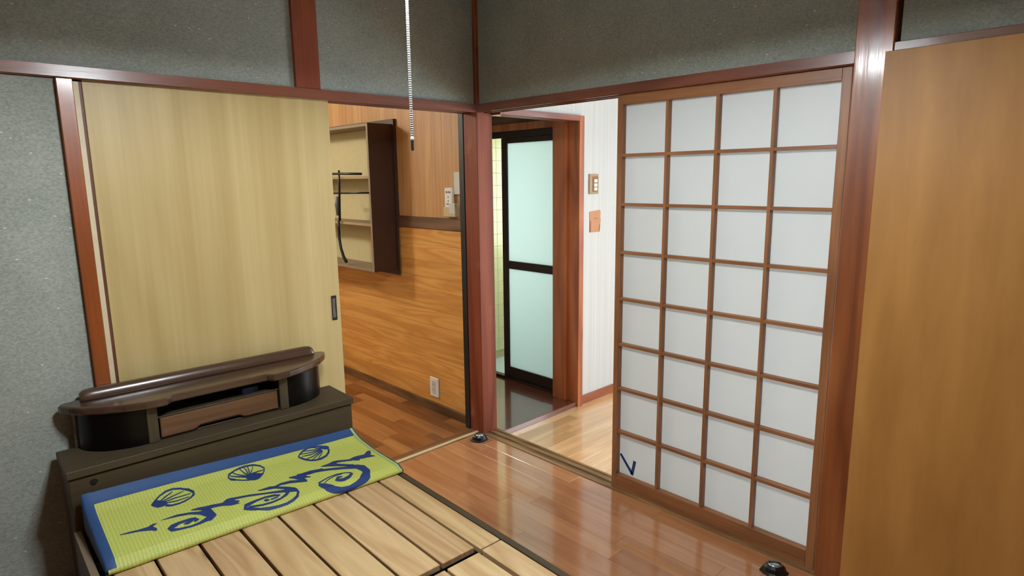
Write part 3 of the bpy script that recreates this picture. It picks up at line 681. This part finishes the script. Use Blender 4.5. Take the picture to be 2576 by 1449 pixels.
MOTIFS={
 'shell1':[
  (0.2093,0.3507,0.2031,0.3928, 0.1976,0.3141,0.1926,0.3488, 0.1865,0.2972,0.1815,0.2850, 0.2089,0.2250,0.2078,0.2024, 0.2311,0.1904,0.2305,0.1684, 0.2541,0.1840,0.2553,0.1612, 0.2760,0.2030,0.2788,0.1801, 0.2957,0.2583,0.3017,0.2212, 0.3051,0.3155,0.3130,0.2916, 0.3038,0.3305,0.3080,0.3589, 0.2913,0.3703,0.2917,0.3928, 0.2720,0.3967,0.2717,0.4208, 0.2493,0.4096,0.2483,0.4339, 0.2277,0.4036,0.2257,0.4310, 0.2129,0.3678,0.2090,0.4059),
  (0.1725,0.3275,0.1727,0.3195, 0.1791,0.3624,0.1833,0.2821, 0.1870,0.3910,0.1957,0.2721, 0.2026,0.3969,0.2091,0.3010, 0.2176,0.3767,0.2200,0.3367),
  (0.1999,0.3170,0.1993,0.3025, 0.2239,0.2632,0.2232,0.2443, 0.2376,0.2362,0.2372,0.2201, 0.2516,0.2079,0.2513,0.1971),
  (0.2049,0.3270,0.2050,0.3106, 0.2222,0.3082,0.2223,0.2922, 0.2399,0.2890,0.2401,0.2730, 0.2538,0.2761,0.2541,0.2620, 0.2679,0.2627,0.2681,0.2510, 0.2823,0.2494,0.2825,0.2393),
  (0.2095,0.3422,0.2099,0.3262, 0.2289,0.3343,0.2295,0.3187, 0.2487,0.3259,0.2492,0.3111, 0.2649,0.3248,0.2656,0.3115, 0.2815,0.3233,0.2821,0.3116, 0.2981,0.3222,0.2986,0.3120),
  (0.2134,0.3638,0.2143,0.3476, 0.2314,0.3715,0.2323,0.3564, 0.2496,0.3794,0.2504,0.3647, 0.2688,0.3731,0.2693,0.3606, 0.2883,0.3662,0.2887,0.3563),
 ],
 'shell2':[
  (0.4576,0.2778,0.4526,0.3111, 0.4446,0.2492,0.4388,0.2802, 0.4408,0.2240,0.4354,0.2263, 0.4476,0.1907,0.4447,0.1705, 0.4684,0.1617,0.4681,0.1434, 0.4911,0.1473,0.4918,0.1249, 0.5138,0.1420,0.5157,0.1190, 0.5407,0.1513,0.5439,0.1292, 0.5613,0.1821,0.5655,0.1649, 0.5690,0.2249,0.5752,0.2125, 0.5639,0.2666,0.5663,0.2749, 0.5510,0.3142,0.5533,0.3286),
  (0.4893,0.3221,0.4965,0.2698, 0.4997,0.3758,0.5152,0.2617, 0.5131,0.3973,0.5272,0.2718, 0.5310,0.3867,0.5386,0.2870, 0.5529,0.3326,0.5540,0.3146),
  (0.4512,0.3011,0.4542,0.2803, 0.4740,0.3481,0.4765,0.3308, 0.4886,0.3655,0.4908,0.3478, 0.5031,0.3822,0.5053,0.3650),
  (0.4990,0.2753,0.4955,0.2960, 0.4774,0.2178,0.4744,0.2334, 0.4615,0.1632,0.4594,0.1708),
  (0.5041,0.2681,0.4993,0.2821, 0.4971,0.1876,0.4937,0.1953, 0.4893,0.1357,0.4868,0.1414),
  (0.5084,0.2627,0.5037,0.2675, 0.5111,0.1863,0.5074,0.1907, 0.5071,0.1372,0.5048,0.1410),
  (0.5142,0.2652,0.5096,0.2659, 0.5197,0.1907,0.5161,0.1919, 0.5208,0.1399,0.5179,0.1415),
  (0.5158,0.2753,0.5130,0.2635, 0.5301,0.1997,0.5281,0.1948, 0.5424,0.1473,0.5407,0.1434),
  (0.5194,0.2818,0.5211,0.2591, 0.5454,0.2670,0.5468,0.2502, 0.5638,0.2654,0.5648,0.2561),
  (0.4956,0.2870,0.4926,0.3086, 0.4815,0.2656,0.4789,0.2852, 0.4676,0.2450,0.4651,0.2618, 0.4475,0.1988,0.4456,0.2108),
 ],
 'shell3':[
  (0.8311,0.1246,0.8254,0.1533, 0.8031,0.1016,0.8003,0.1199, 0.7718,0.0953,0.7699,0.1172, 0.7461,0.1177,0.7463,0.1378, 0.7251,0.1547,0.7270,0.1717, 0.7119,0.1934,0.7183,0.1886, 0.7184,0.2557,0.7258,0.2285, 0.7282,0.2989,0.7341,0.2731, 0.7395,0.3326,0.7448,0.3051, 0.7590,0.3593,0.7634,0.3306, 0.7832,0.3649,0.7872,0.3260, 0.8105,0.3363,0.8119,0.3003, 0.8337,0.2780,0.8301,0.2540, 0.8477,0.2085,0.8407,0.1982),
  (0.8119,0.1487,0.8164,0.1272, 0.8231,0.1815,0.8336,0.1318, 0.8341,0.1969,0.8458,0.1444, 0.8443,0.2042,0.8527,0.1687),
  (0.8207,0.1607,0.8175,0.1743, 0.8052,0.1348,0.8025,0.1468, 0.7895,0.1092,0.7877,0.1198, 0.7684,0.1090,0.7673,0.1176),
  (0.8191,0.1661,0.8168,0.1807, 0.7983,0.1546,0.7962,0.1682, 0.7777,0.1433,0.7758,0.1562, 0.7452,0.1318,0.7440,0.1403),
  (0.8176,0.1714,0.8160,0.1863, 0.7927,0.1727,0.7912,0.1867, 0.7682,0.1740,0.7666,0.1868, 0.7488,0.1679,0.7473,0.1787, 0.7294,0.1621,0.7283,0.1706),
  (0.8162,0.1774,0.8152,0.1919, 0.7906,0.1914,0.7894,0.2068, 0.7653,0.2072,0.7632,0.2249, 0.7458,0.2019,0.7439,0.2170, 0.7262,0.1979,0.7248,0.2091),
  (0.8161,0.1853,0.8160,0.1989, 0.7918,0.2157,0.7909,0.2338, 0.7673,0.2515,0.7658,0.2686, 0.7331,0.2728,0.7319,0.2848),
  (0.8161,0.1927,0.8164,0.2078, 0.7773,0.2697,0.7770,0.2851, 0.7503,0.3169,0.7499,0.3277),
  (0.8168,0.1962,0.8185,0.2080, 0.7943,0.2699,0.7954,0.2821, 0.7722,0.3353,0.7729,0.3436),
 ],
 'swirl1':[
  (0.0588,0.6354,0.0590,0.6264, 0.0709,0.6439,0.0715,0.6282, 0.0832,0.6527,0.0841,0.6297, 0.0955,0.6602,0.0965,0.6352, 0.1078,0.6677,0.1089,0.6410, 0.1194,0.6816,0.1212,0.6413, 0.1310,0.6960,0.1335,0.6418, 0.1399,0.7078,0.1466,0.6430, 0.1526,0.7421,0.1574,0.7099),
  (0.1407,0.6784,0.1398,0.6335, 0.1524,0.6525,0.1524,0.6212, 0.1627,0.6358,0.1629,0.6276),
  (0.1786,0.6084,0.1787,0.6036, 0.1915,0.6125,0.1921,0.5996, 0.2046,0.6162,0.2055,0.5958, 0.2281,0.6263,0.2299,0.5933, 0.2440,0.6374,0.2462,0.6051, 0.2600,0.6489,0.2627,0.6164, 0.2728,0.6738,0.2768,0.6341, 0.2857,0.6995,0.2906,0.6517, 0.2978,0.7554,0.3110,0.6474, 0.3048,0.8037,0.3266,0.6697, 0.3100,0.7364,0.3307,0.7892, 0.3061,0.7632,0.3074,0.8445, 0.2926,0.7855,0.2913,0.8392, 0.2717,0.8141,0.2707,0.8480, 0.2468,0.8237,0.2456,0.8502, 0.2297,0.8149,0.2281,0.8427, 0.2127,0.8064,0.2108,0.8359, 0.1923,0.7770,0.1884,0.8197, 0.1891,0.7894,0.1818,0.7619, 0.1971,0.7887,0.1965,0.7222, 0.2204,0.7500,0.2211,0.7107, 0.2351,0.7503,0.2368,0.7100, 0.2501,0.7497,0.2525,0.7098, 0.2662,0.7648,0.2705,0.7222, 0.2743,0.7656,0.2781,0.7724, 0.2650,0.7645,0.2640,0.7950, 0.2603,0.7712,0.2598,0.7790),
  (0.2611,0.7435,0.2608,0.7666, 0.2436,0.7531,0.2428,0.7911, 0.2311,0.7664,0.2306,0.7816),
  (0.2706,0.5933,0.2712,0.5850, 0.2917,0.6246,0.2952,0.5829, 0.3097,0.6647,0.3148,0.5973, 0.3364,0.6575,0.3399,0.6061, 0.3498,0.6646,0.3538,0.6176, 0.3635,0.6720,0.3677,0.6298, 0.3746,0.6939,0.3795,0.6476, 0.3890,0.7137,0.3941,0.6534, 0.4027,0.7186,0.4073,0.6490, 0.4191,0.6822,0.4197,0.6734),
 ],
 'swirl2':[
  (0.3406,0.6468,0.3439,0.6086, 0.3644,0.6742,0.3680,0.6224, 0.3830,0.6863,0.3876,0.5826, 0.3966,0.6695,0.4004,0.5827, 0.4126,0.6306,0.4151,0.5952, 0.4276,0.6388,0.4307,0.6048, 0.4430,0.6474,0.4462,0.6143, 0.4585,0.6556,0.4619,0.6243, 0.4759,0.6720,0.4793,0.6421, 0.4935,0.6884,0.4968,0.6598, 0.5111,0.7049,0.5144,0.6776, 0.5274,0.7254,0.5315,0.6921, 0.5438,0.7456,0.5488,0.7067, 0.5604,0.7663,0.5660,0.7213, 0.5819,0.7996,0.5932,0.7184, 0.6004,0.8188,0.6108,0.7715, 0.6010,0.8362,0.6089,0.8445, 0.5886,0.8911,0.5909,0.9287, 0.5675,0.9293,0.5688,0.9549, 0.5446,0.9416,0.5441,0.9674, 0.5167,0.9410,0.5152,0.9663, 0.5002,0.9349,0.4980,0.9635, 0.4842,0.9288,0.4806,0.9604, 0.4609,0.9034,0.4566,0.9347, 0.4483,0.8731,0.4424,0.9137, 0.4355,0.8429,0.4287,0.8889, 0.4205,0.8101,0.4111,0.8435, 0.4246,0.8188,0.4245,0.7641, 0.4431,0.8013,0.4456,0.7508, 0.4661,0.7786,0.4683,0.7442, 0.4952,0.7685,0.4979,0.7380, 0.5115,0.7777,0.5149,0.7447, 0.5277,0.7869,0.5322,0.7521, 0.5372,0.8077,0.5486,0.7907, 0.5297,0.8026,0.5279,0.8288, 0.5091,0.8082,0.5074,0.8297),
  (0.4857,0.8113,0.4874,0.7937, 0.4932,0.8290,0.4982,0.7863, 0.5031,0.8257,0.5048,0.8128),
  (0.3913,0.6948,0.3943,0.6700, 0.4134,0.7215,0.4143,0.7148),
  (0.4931,0.6042,0.4937,0.5970, 0.5130,0.6249,0.5163,0.5924, 0.5289,0.6367,0.5341,0.5897, 0.5482,0.6499,0.5535,0.6137, 0.5639,0.6898,0.5705,0.6506, 0.5797,0.7308,0.5874,0.6874, 0.5997,0.7882,0.6084,0.7489, 0.6018,0.8307,0.6117,0.8016),
  (0.5304,0.6245,0.5348,0.5871, 0.5514,0.6324,0.5536,0.6089, 0.5755,0.6255,0.5790,0.5872, 0.5913,0.6332,0.5962,0.5900, 0.6074,0.6409,0.6135,0.5932, 0.6212,0.6570,0.6279,0.6121, 0.6353,0.6732,0.6420,0.6311, 0.6622,0.7066,0.6654,0.6878),
  (0.6663,0.6792,0.6603,0.7030, 0.6633,0.6148,0.6490,0.6677, 0.6605,0.5532,0.6434,0.6309, 0.6405,0.5284,0.6326,0.5766, 0.6204,0.5264,0.6193,0.5341),
  (0.6432,0.6077,0.6515,0.5180, 0.6652,0.5820,0.6712,0.5219, 0.6833,0.5765,0.6896,0.5202, 0.7014,0.5710,0.7082,0.5186, 0.7279,0.5821,0.7344,0.5356, 0.7475,0.5861,0.7535,0.5440),
  (0.6522,0.6207,0.6612,0.5625, 0.6710,0.6287,0.6758,0.5997, 0.6870,0.6461,0.6883,0.6384),
  (0.5725,0.7488,0.5799,0.7991, 0.5638,0.8031,0.5642,0.8424, 0.5386,0.8467,0.5372,0.8727, 0.5078,0.8633,0.5058,0.8888, 0.4911,0.8592,0.4887,0.8845, 0.4743,0.8553,0.4717,0.8806, 0.4500,0.8329,0.4473,0.8578, 0.4313,0.8171,0.4282,0.8500),
 ],
 'swirl3':[
  (0.6562,0.6007,0.6616,0.5407, 0.6809,0.5820,0.6863,0.5316, 0.6999,0.5820,0.7059,0.5330, 0.7190,0.5815,0.7256,0.5348, 0.7358,0.5958,0.7426,0.5517, 0.7527,0.6110,0.7595,0.5685, 0.7699,0.6258,0.7767,0.5853, 0.7874,0.6509,0.7949,0.6078, 0.8052,0.6745,0.8131,0.6311, 0.8229,0.7000,0.8313,0.6538, 0.8389,0.7282,0.8505,0.6644, 0.8535,0.7542,0.8711,0.6778, 0.8595,0.8404,0.8925,0.7419, 0.8559,0.8745,0.8893,0.8684, 0.8482,0.8894,0.8658,0.9770, 0.8290,0.9427,0.8363,1.0298, 0.8062,0.9690,0.8095,1.0542, 0.7763,0.9846,0.7821,1.0900, 0.7491,0.9745,0.7504,1.0900, 0.7282,0.9415,0.7098,1.0143, 0.7173,0.8847,0.6920,0.9653, 0.7039,0.8351,0.6840,0.9114, 0.6893,0.8093,0.6799,0.8498),
  (0.6898,0.8359,0.6882,0.7910, 0.6947,0.8080,0.6959,0.7851, 0.7151,0.7853,0.7168,0.7649, 0.7361,0.7618,0.7379,0.7446, 0.7703,0.7532,0.7728,0.7351, 0.8000,0.7699,0.8024,0.7562, 0.8202,0.8114,0.8241,0.7916),
  (0.7050,0.8435,0.7055,0.8315, 0.7287,0.8012,0.7296,0.7881, 0.7581,0.7736,0.7598,0.7594, 0.7905,0.7766,0.7926,0.7624),
  (0.8167,0.8091,0.8212,0.7921, 0.8189,0.8036,0.8251,0.8336, 0.8036,0.8401,0.8001,0.8958, 0.7799,0.8590,0.7724,0.9174, 0.7642,0.8479,0.7548,0.8994, 0.7576,0.8389,0.7446,0.8523, 0.7622,0.8370,0.7664,0.7933, 0.7805,0.8271,0.7827,0.8123),
  (0.7541,0.5034,0.7553,0.4951, 0.7782,0.5383,0.7871,0.4856, 0.8030,0.5830,0.8129,0.5323, 0.8275,0.6318,0.8358,0.5919, 0.8407,0.6721,0.8504,0.6281, 0.8541,0.7119,0.8650,0.6628),
  (0.7826,0.5280,0.7882,0.4849, 0.8019,0.5408,0.8115,0.4651, 0.8222,0.5163,0.8290,0.4731, 0.8472,0.5370,0.8530,0.5046, 0.8661,0.5582,0.8714,0.5260, 0.8824,0.5707,0.8925,0.5056, 0.9013,0.5820,0.9143,0.5059, 0.9259,0.5969,0.9382,0.5200, 0.9451,0.6015,0.9541,0.4888, 0.9663,0.5432,0.9660,0.4660, 0.9757,0.4881,0.9754,0.4713),
  (0.8818,0.5805,0.8909,0.5400, 0.9009,0.6092,0.9029,0.6006),
  (0.9393,0.6080,0.9535,0.5448, 0.9527,0.6134,0.9599,0.5821, 0.9658,0.6294,0.9673,0.6230),
 ],
}

for nm, strokes in MOTIFS.items():
    bm = bmesh.new()
    for si, st in enumerate(strokes):
        off = 0.0012+0.00012*si; prev = None; q = [st[k:k+4] for k in range(0, len(st), 4)]
        for i, s4 in enumerate(q):
            steps = [s4] if i == len(q)-1 else [tuple(s4[c]+(q[i+1][c]-s4[c])*t/3 for c in range(4)) for t in range(3)]
            for w4 in steps:
                row = [bm.verts.new(mat_p(w4[0]+(w4[2]-w4[0])*t/5, min(w4[1]+(w4[3]-w4[1])*t/5, 1.085), off)-MO) for t in range(6)]
                if prev:
                    for t in range(5): bm.faces.new((prev[t], row[t], row[t+1], prev[t+1]))
                prev = row
    finish('shell_print' if nm.startswith('shell') else 'swirl_print', bm, M['mat_navy'], mt, False)

# ---- pendant lamp with pull cord (the lamp itself hangs above the picture)
LP = (-1.452, -1.480)
lamp = thing('pendant_lamp', 'beaded white pull cord of the pendant lamp, hanging from above', 'lamp', (LP[0], LP[1], 2.0))
n = 40
bm = bmesh.new(); prof = [(0.23, -0.042), (0.222, -0.022), (0.17, 0.05), (0.06, 0.085), (0.026, 0.10)]
rings = [[bm.verts.new((r*math.cos(2*math.pi*i/n), r*math.sin(2*math.pi*i/n), z)) for i in range(n)] for r, z in prof]
for k in range(len(rings)-1):
    a, b = rings[k], rings[k+1]
    for i in range(n): bm.faces.new((a[i], a[(i+1) % n], b[(i+1) % n], b[i]))
finish('lamp_shade', bm, M['shade'], lamp, True)
bm = bmesh.new(); rr = []
for i in range(n):
    a = 2*math.pi*i/n
    rr.append([bm.verts.new(((0.115+0.015*math.cos(2*math.pi*k/8))*math.cos(a), (0.115+0.015*math.cos(2*math.pi*k/8))*math.sin(a), -0.012+0.015*math.sin(2*math.pi*k/8))) for k in range(8)])
for i in range(n):
    a, b = rr[i], rr[(i+1) % n]
    for k in range(8): bm.faces.new((a[k], b[k], b[(k+1) % 8], a[(k+1) % 8]))
finish('ring_tube', bm, M['lamp_light'], lamp, True)
lathe('lamp_stem', [(0.025, 0.06), (0.025, 0.12), (0.006, 0.125), (0.006, 0.36), (0.04, 0.365), (0.04, 0.3995)], M['shade'], lamp, n=16)
prof = []
z = -0.502; zt = 0.06; pitch = 0.0041
k = 0
while z < zt:
    prof += [(0.0021, z), (0.0029, z+pitch*0.3), (0.0029, z+pitch*0.7)]; z += pitch
prof.append((0.0017, z))
pc = lathe('pull_cord', prof, M['cord'], lamp, loc=(-0.014, -0.018, 0.0), n=8)
lathe('cord_tip', [(0.0022, -0.522), (0.0030, -0.520), (0.0030, -0.505), (0.0036, -0.503), (0.0036, -0.497), (0.002, -0.496)], M['cordtip'], pc, loc=(-0.014, -0.018, 0.0), n=10)

# ---- kitchen lamp (out of sight behind the veneer door)
kl = thing('ceiling_lamp', 'round ceiling lamp of the kitchen hidden behind the veneer door', 'lamp', (-1.55, 1.92, 2.35))
lathe('lamp_globe', [(0.02, -0.24), (0.09, -0.22), (0.13, -0.17), (0.13, -0.12), (0.09, -0.07), (0.03, -0.06)], M['kit_light'], kl, n=20)
lathe('lamp_base', [(0.03, -0.059), (0.03, -0.02), (0.06, -0.018), (0.06, -0.0005)], M['shade'], kl, n=16)

# ---- wall shelf in the kitchen
so = (-0.07, 1.29, 0.86)
ws = thing('wall_shelf', 'dark brown open wall shelf hung on the cedar wall', 'shelf', so)
def sbox(n, x0, x1, y0, y1, z0, z1, m, par=None, bev=0.001): return dbox(n, x0, x1, y0, y1, z0, z1, m, par or ws, so, bev)
YS0, YS1, ZS0, ZS1, XF = 0.800, 1.78, 0.862, 1.756, -0.160
sbox('back_board', 0.0205, 0.0295, 0.785, 1.795, 1.2025, 1.787, M['shelf'])
sbox('back_board', 0.010, 0.0195, 0.785, 1.795, 0.828, 1.787, M['shelf'])
sbox('back_lining', 0.006, 0.0098, YS0+0.0185, YS1-0.0185, ZS0+0.0185, ZS1-0.0185, M['shelf_back'], bev=0)
for y in (YS0, YS1-0.018):
    s_ = sbox('side_panel', XF, 0.0098, y, y+0.018, ZS0, ZS1, M['shelf'])
    sbox('edge_band', XF-0.0012, XF-0.0001, y, y+0.018, ZS0, ZS1, M['shelf_in'], s_, bev=0)
for z, nm in ((ZS0, 'bottom_board'), (ZS1-0.018, 'top_board')):
    s_ = sbox(nm, XF, 0.0098, YS0+0.0182, YS1-0.0182, z, z+0.018, M['shelf_in'])
for z in (1.160, 1.447):
    s_ = sbox('shelf_board', XF+0.004, 0.0058, YS0+0.0182, YS1-0.0182, z-0.016, z, M['shelf_in'])
    sbox('edge_band', XF+0.0026, XF+0.0039, YS0+0.0182, YS1-0.0182, z-0.016, z, M['shelf_edge'], s_, bev=0)
# dark rods and cord dangling in front of the shelf
rd = thing('dangling_rod', 'thin black rod with two arms and a drooping cord in front of the shelf', 'rod', (-0.17, 1.16, 1.46))
ro = Vector((-0.17, 1.16, 1.46))
def rt(n, pts, r, m, par=None): return tube(n, [Vector(p)-ro for p in pts], r, m, par or rd, 8)
rt('upper_arm', [(-0.172, 1.29, 1.464), (-0.172, 1.14, 1.464), (-0.168, 0.885, 1.460)], 0.0075, M['blackp'])
rt('upright', [(-0.172, 1.146, 1.486), (-0.172, 1.150, 1.40), (-0.172, 1.172, 1.165)], [0.006, 0.007, 0.008], M['blackp'])
rt('lower_arm', [(-0.172, 1.26, 1.340), (-0.170, 1.05, 1.343), (-0.168, 0.815, 1.347)], 0.006, M['blackp'])
rt('clip', [(-0.174, 1.178, 1.32), (-0.178, 1.180, 1.27), (-0.176, 1.182, 1.20)], [0.010, 0.017, 0.011], M['button'])
rt('cord', [(-0.174, 1.182, 1.165), (-0.174, 1.188, 1.12), (-0.175, 1.186, 1.05), (-0.175, 1.172, 0.985), (-0.174, 1.145, 0.93), (-0.172, 1.115, 0.900)], [0.008, 0.009, 0.009, 0.009, 0.010, 0.010], M['blackp'])

# ---- small fittings on the cedar wall
def on_wall(name, label, cat, y, z): return thing(name, label, cat, (0.030, y, z))
rm = on_wall('remote_holder', 'pale wall bracket holding the white remote on the cedar wall', 'holder', 0.25, 1.215)
boxes('bracket', [(-0.030, -0.027, -0.052, 0.052, 0.0, 0.052), (-0.027, 0.0, -0.052, -0.049, 0.0, 0.052), (-0.027, 0.0, 0.049, 0.052, 0.0, 0.052), (-0.027, 0.0, -0.049, 0.049, 0.0, 0.003), (-0.003, -0.0002, -0.049, 0.049, 0.003, 0.075)], M['beigeplastic'], rm, bev=0.0006)
box('front_lip', -0.0315, -0.0303, -0.050, 0.0, 0.018, 0.075, M['gplastic'], rm, bev=0.0003)
rc = thing('remote_control', 'white remote control standing in the wall bracket', 'remote', (0.015, 0.262, 1.2185))
box('remote_body', -0.010, 0.0085, -0.034, 0.034, 0.0, 0.157, M['wplastic'], rc, bev=0.004)
for (y, z, w, h) in ((-0.012, 0.132, 0.02, 0.010), (0.012, 0.132, 0.016, 0.010), (0.0, 0.105, 0.008, 0.007), (0.0, 0.083, 0.008, 0.007), (0.0, 0.066, 0.034, 0.006)):
    box('remote_button', -0.0112, -0.0101, y-w/2, y+w/2, z-h/2, z+h/2, M['button'], rc, bev=0.0004)
iv = on_wall('wall_box', 'plain white plastic wall box beside the black corner strip', 'wall box', 0.178, 1.337)
box('box_body', -0.026, -0.0002, -0.027, 0.027, 0.0, 0.123, M['wplastic'], iv, bev=0.004)
box('box_lid', -0.029, -0.0262, -0.025, 0.025, 0.003, 0.120, M['gplastic'], iv, bev=0.001)
ou = on_wall('outlet_plate', 'white outlet plate low on the cedar wall', 'outlet', 0.478, 0.095)
box('plate', -0.009, -0.0002, -0.042, 0.042, 0.0, 0.124, M['wplastic'], ou, bev=0.003)
box('socket_insert', -0.0112, -0.0092, -0.020, 0.020, 0.022, 0.102, M['gplastic'], ou, bev=0.001)
for z in (0.045, 0.079):
    for y in (-0.007, 0.007): box('slot', -0.0118, -0.0113, y-0.0012, y+0.0012, z-0.005, z+0.005, M['button'], ou, bev=0)

# ---- fittings on the white hall wall
sw = thing('light_switch', 'tan framed wall switch with three white rockers', 'switch', (0.913, -0.0402, 1.320))
box('switch_frame', -0.045, 0.045, -0.009, 0.0, 0.0, 0.122, M['tanplastic'], sw, bev=0.002)
box('switch_panel', -0.018, 0.034, -0.0105, -0.0092, 0.014, 0.108, M['card2'], sw, bev=0.0005)
for z in (0.030, 0.054, 0.080): box('rocker', -0.006, 0.026, -0.0145, -0.0107, z-0.009, z+0.011, M['wplastic'], sw, bev=0.001)
pp = thing('paper_patch', 'torn brown card patch stuck on the white wall below the switch', 'card patch', (0.934, -0.0402, 1.080))
prism('card', [(-0.056, 0.002), (0.047, 0.0), (0.052, 0.030), (0.057, 0.075), (0.052, 0.095), (0.056, 0.120), (0.050, 0.139), (0.0, 0.135), (-0.058, 0.131), (-0.055, 0.060)], 'y', -0.0025, 0.0, M['card'], pp)
prism('torn_strip', [(-0.055, 0.004), (-0.040, 0.003), (-0.042, 0.070), (-0.052, 0.080)], 'y', -0.0036, -0.0026, M['card2'], pp)
prism('torn_strip', [(0.036, 0.004), (0.046, 0.003), (0.050, 0.046), (0.042, 0.048)], 'y', -0.0036, -0.0026, M['card2'], pp)
prism('crease', [(-0.018, 0.086), (0.020, 0.084), (0.024, 0.088), (0.0, 0.090)], 'y', -0.0034, -0.0026, M['card2'], pp)

# ---- two small black domes on the floor
def dome(x, y, rz, label):
    t = thing('floor_dome', label, 'dome', (x, y, 0.0), rz, 'black domes on the floor'); t.scale = (1.16, 1.16, 1.16)
    bm = bmesh.new(); nn = 12
    rim = []
    for i in range(nn):
        a = 2*math.pi*i/nn; k = 1.0+0.20*abs(math.cos(a))**6
        rim.append((0.036*k*math.cos(a), 0.034*math.sin(a)))
    prof = [(1.0, 0.0003), (1.0, 0.004), (0.84, 0.008), (0.76, 0.020), (0.60, 0.027)]
    rg = [[bm.verts.new((px*s_, py*s_, z)) for px, py in rim] for s_, z in prof]
    for a, b in zip(rg[:-1], rg[1:]):
        for i in range(nn): bm.faces.new((a[i], a[(i+1) % nn], b[(i+1) % nn], b[i]))
    bm.faces.new(rg[0][::-1]); bm.faces.new(rg[-1])
    finish('dome_body', bm, M['blackp'], t)
    lathe('dome_cap', [(0.020, 0.0272), (0.020, 0.0290), (0.013, 0.0325), (0.004, 0.034)], M['silver'], t, n=20)
    box('cap_ridge', -0.018, 0.018, -0.004, 0.004, 0.0305, 0.0352, M['blackp'], t, bev=0.001)
    return t
dome(-0.068, -0.046, math.radians(-30), 'small black dome with a silver cap at the foot of the corner post')
dome(-0.082, -1.690, math.radians(-60), 'small black dome with a silver cap in front of the lattice door')
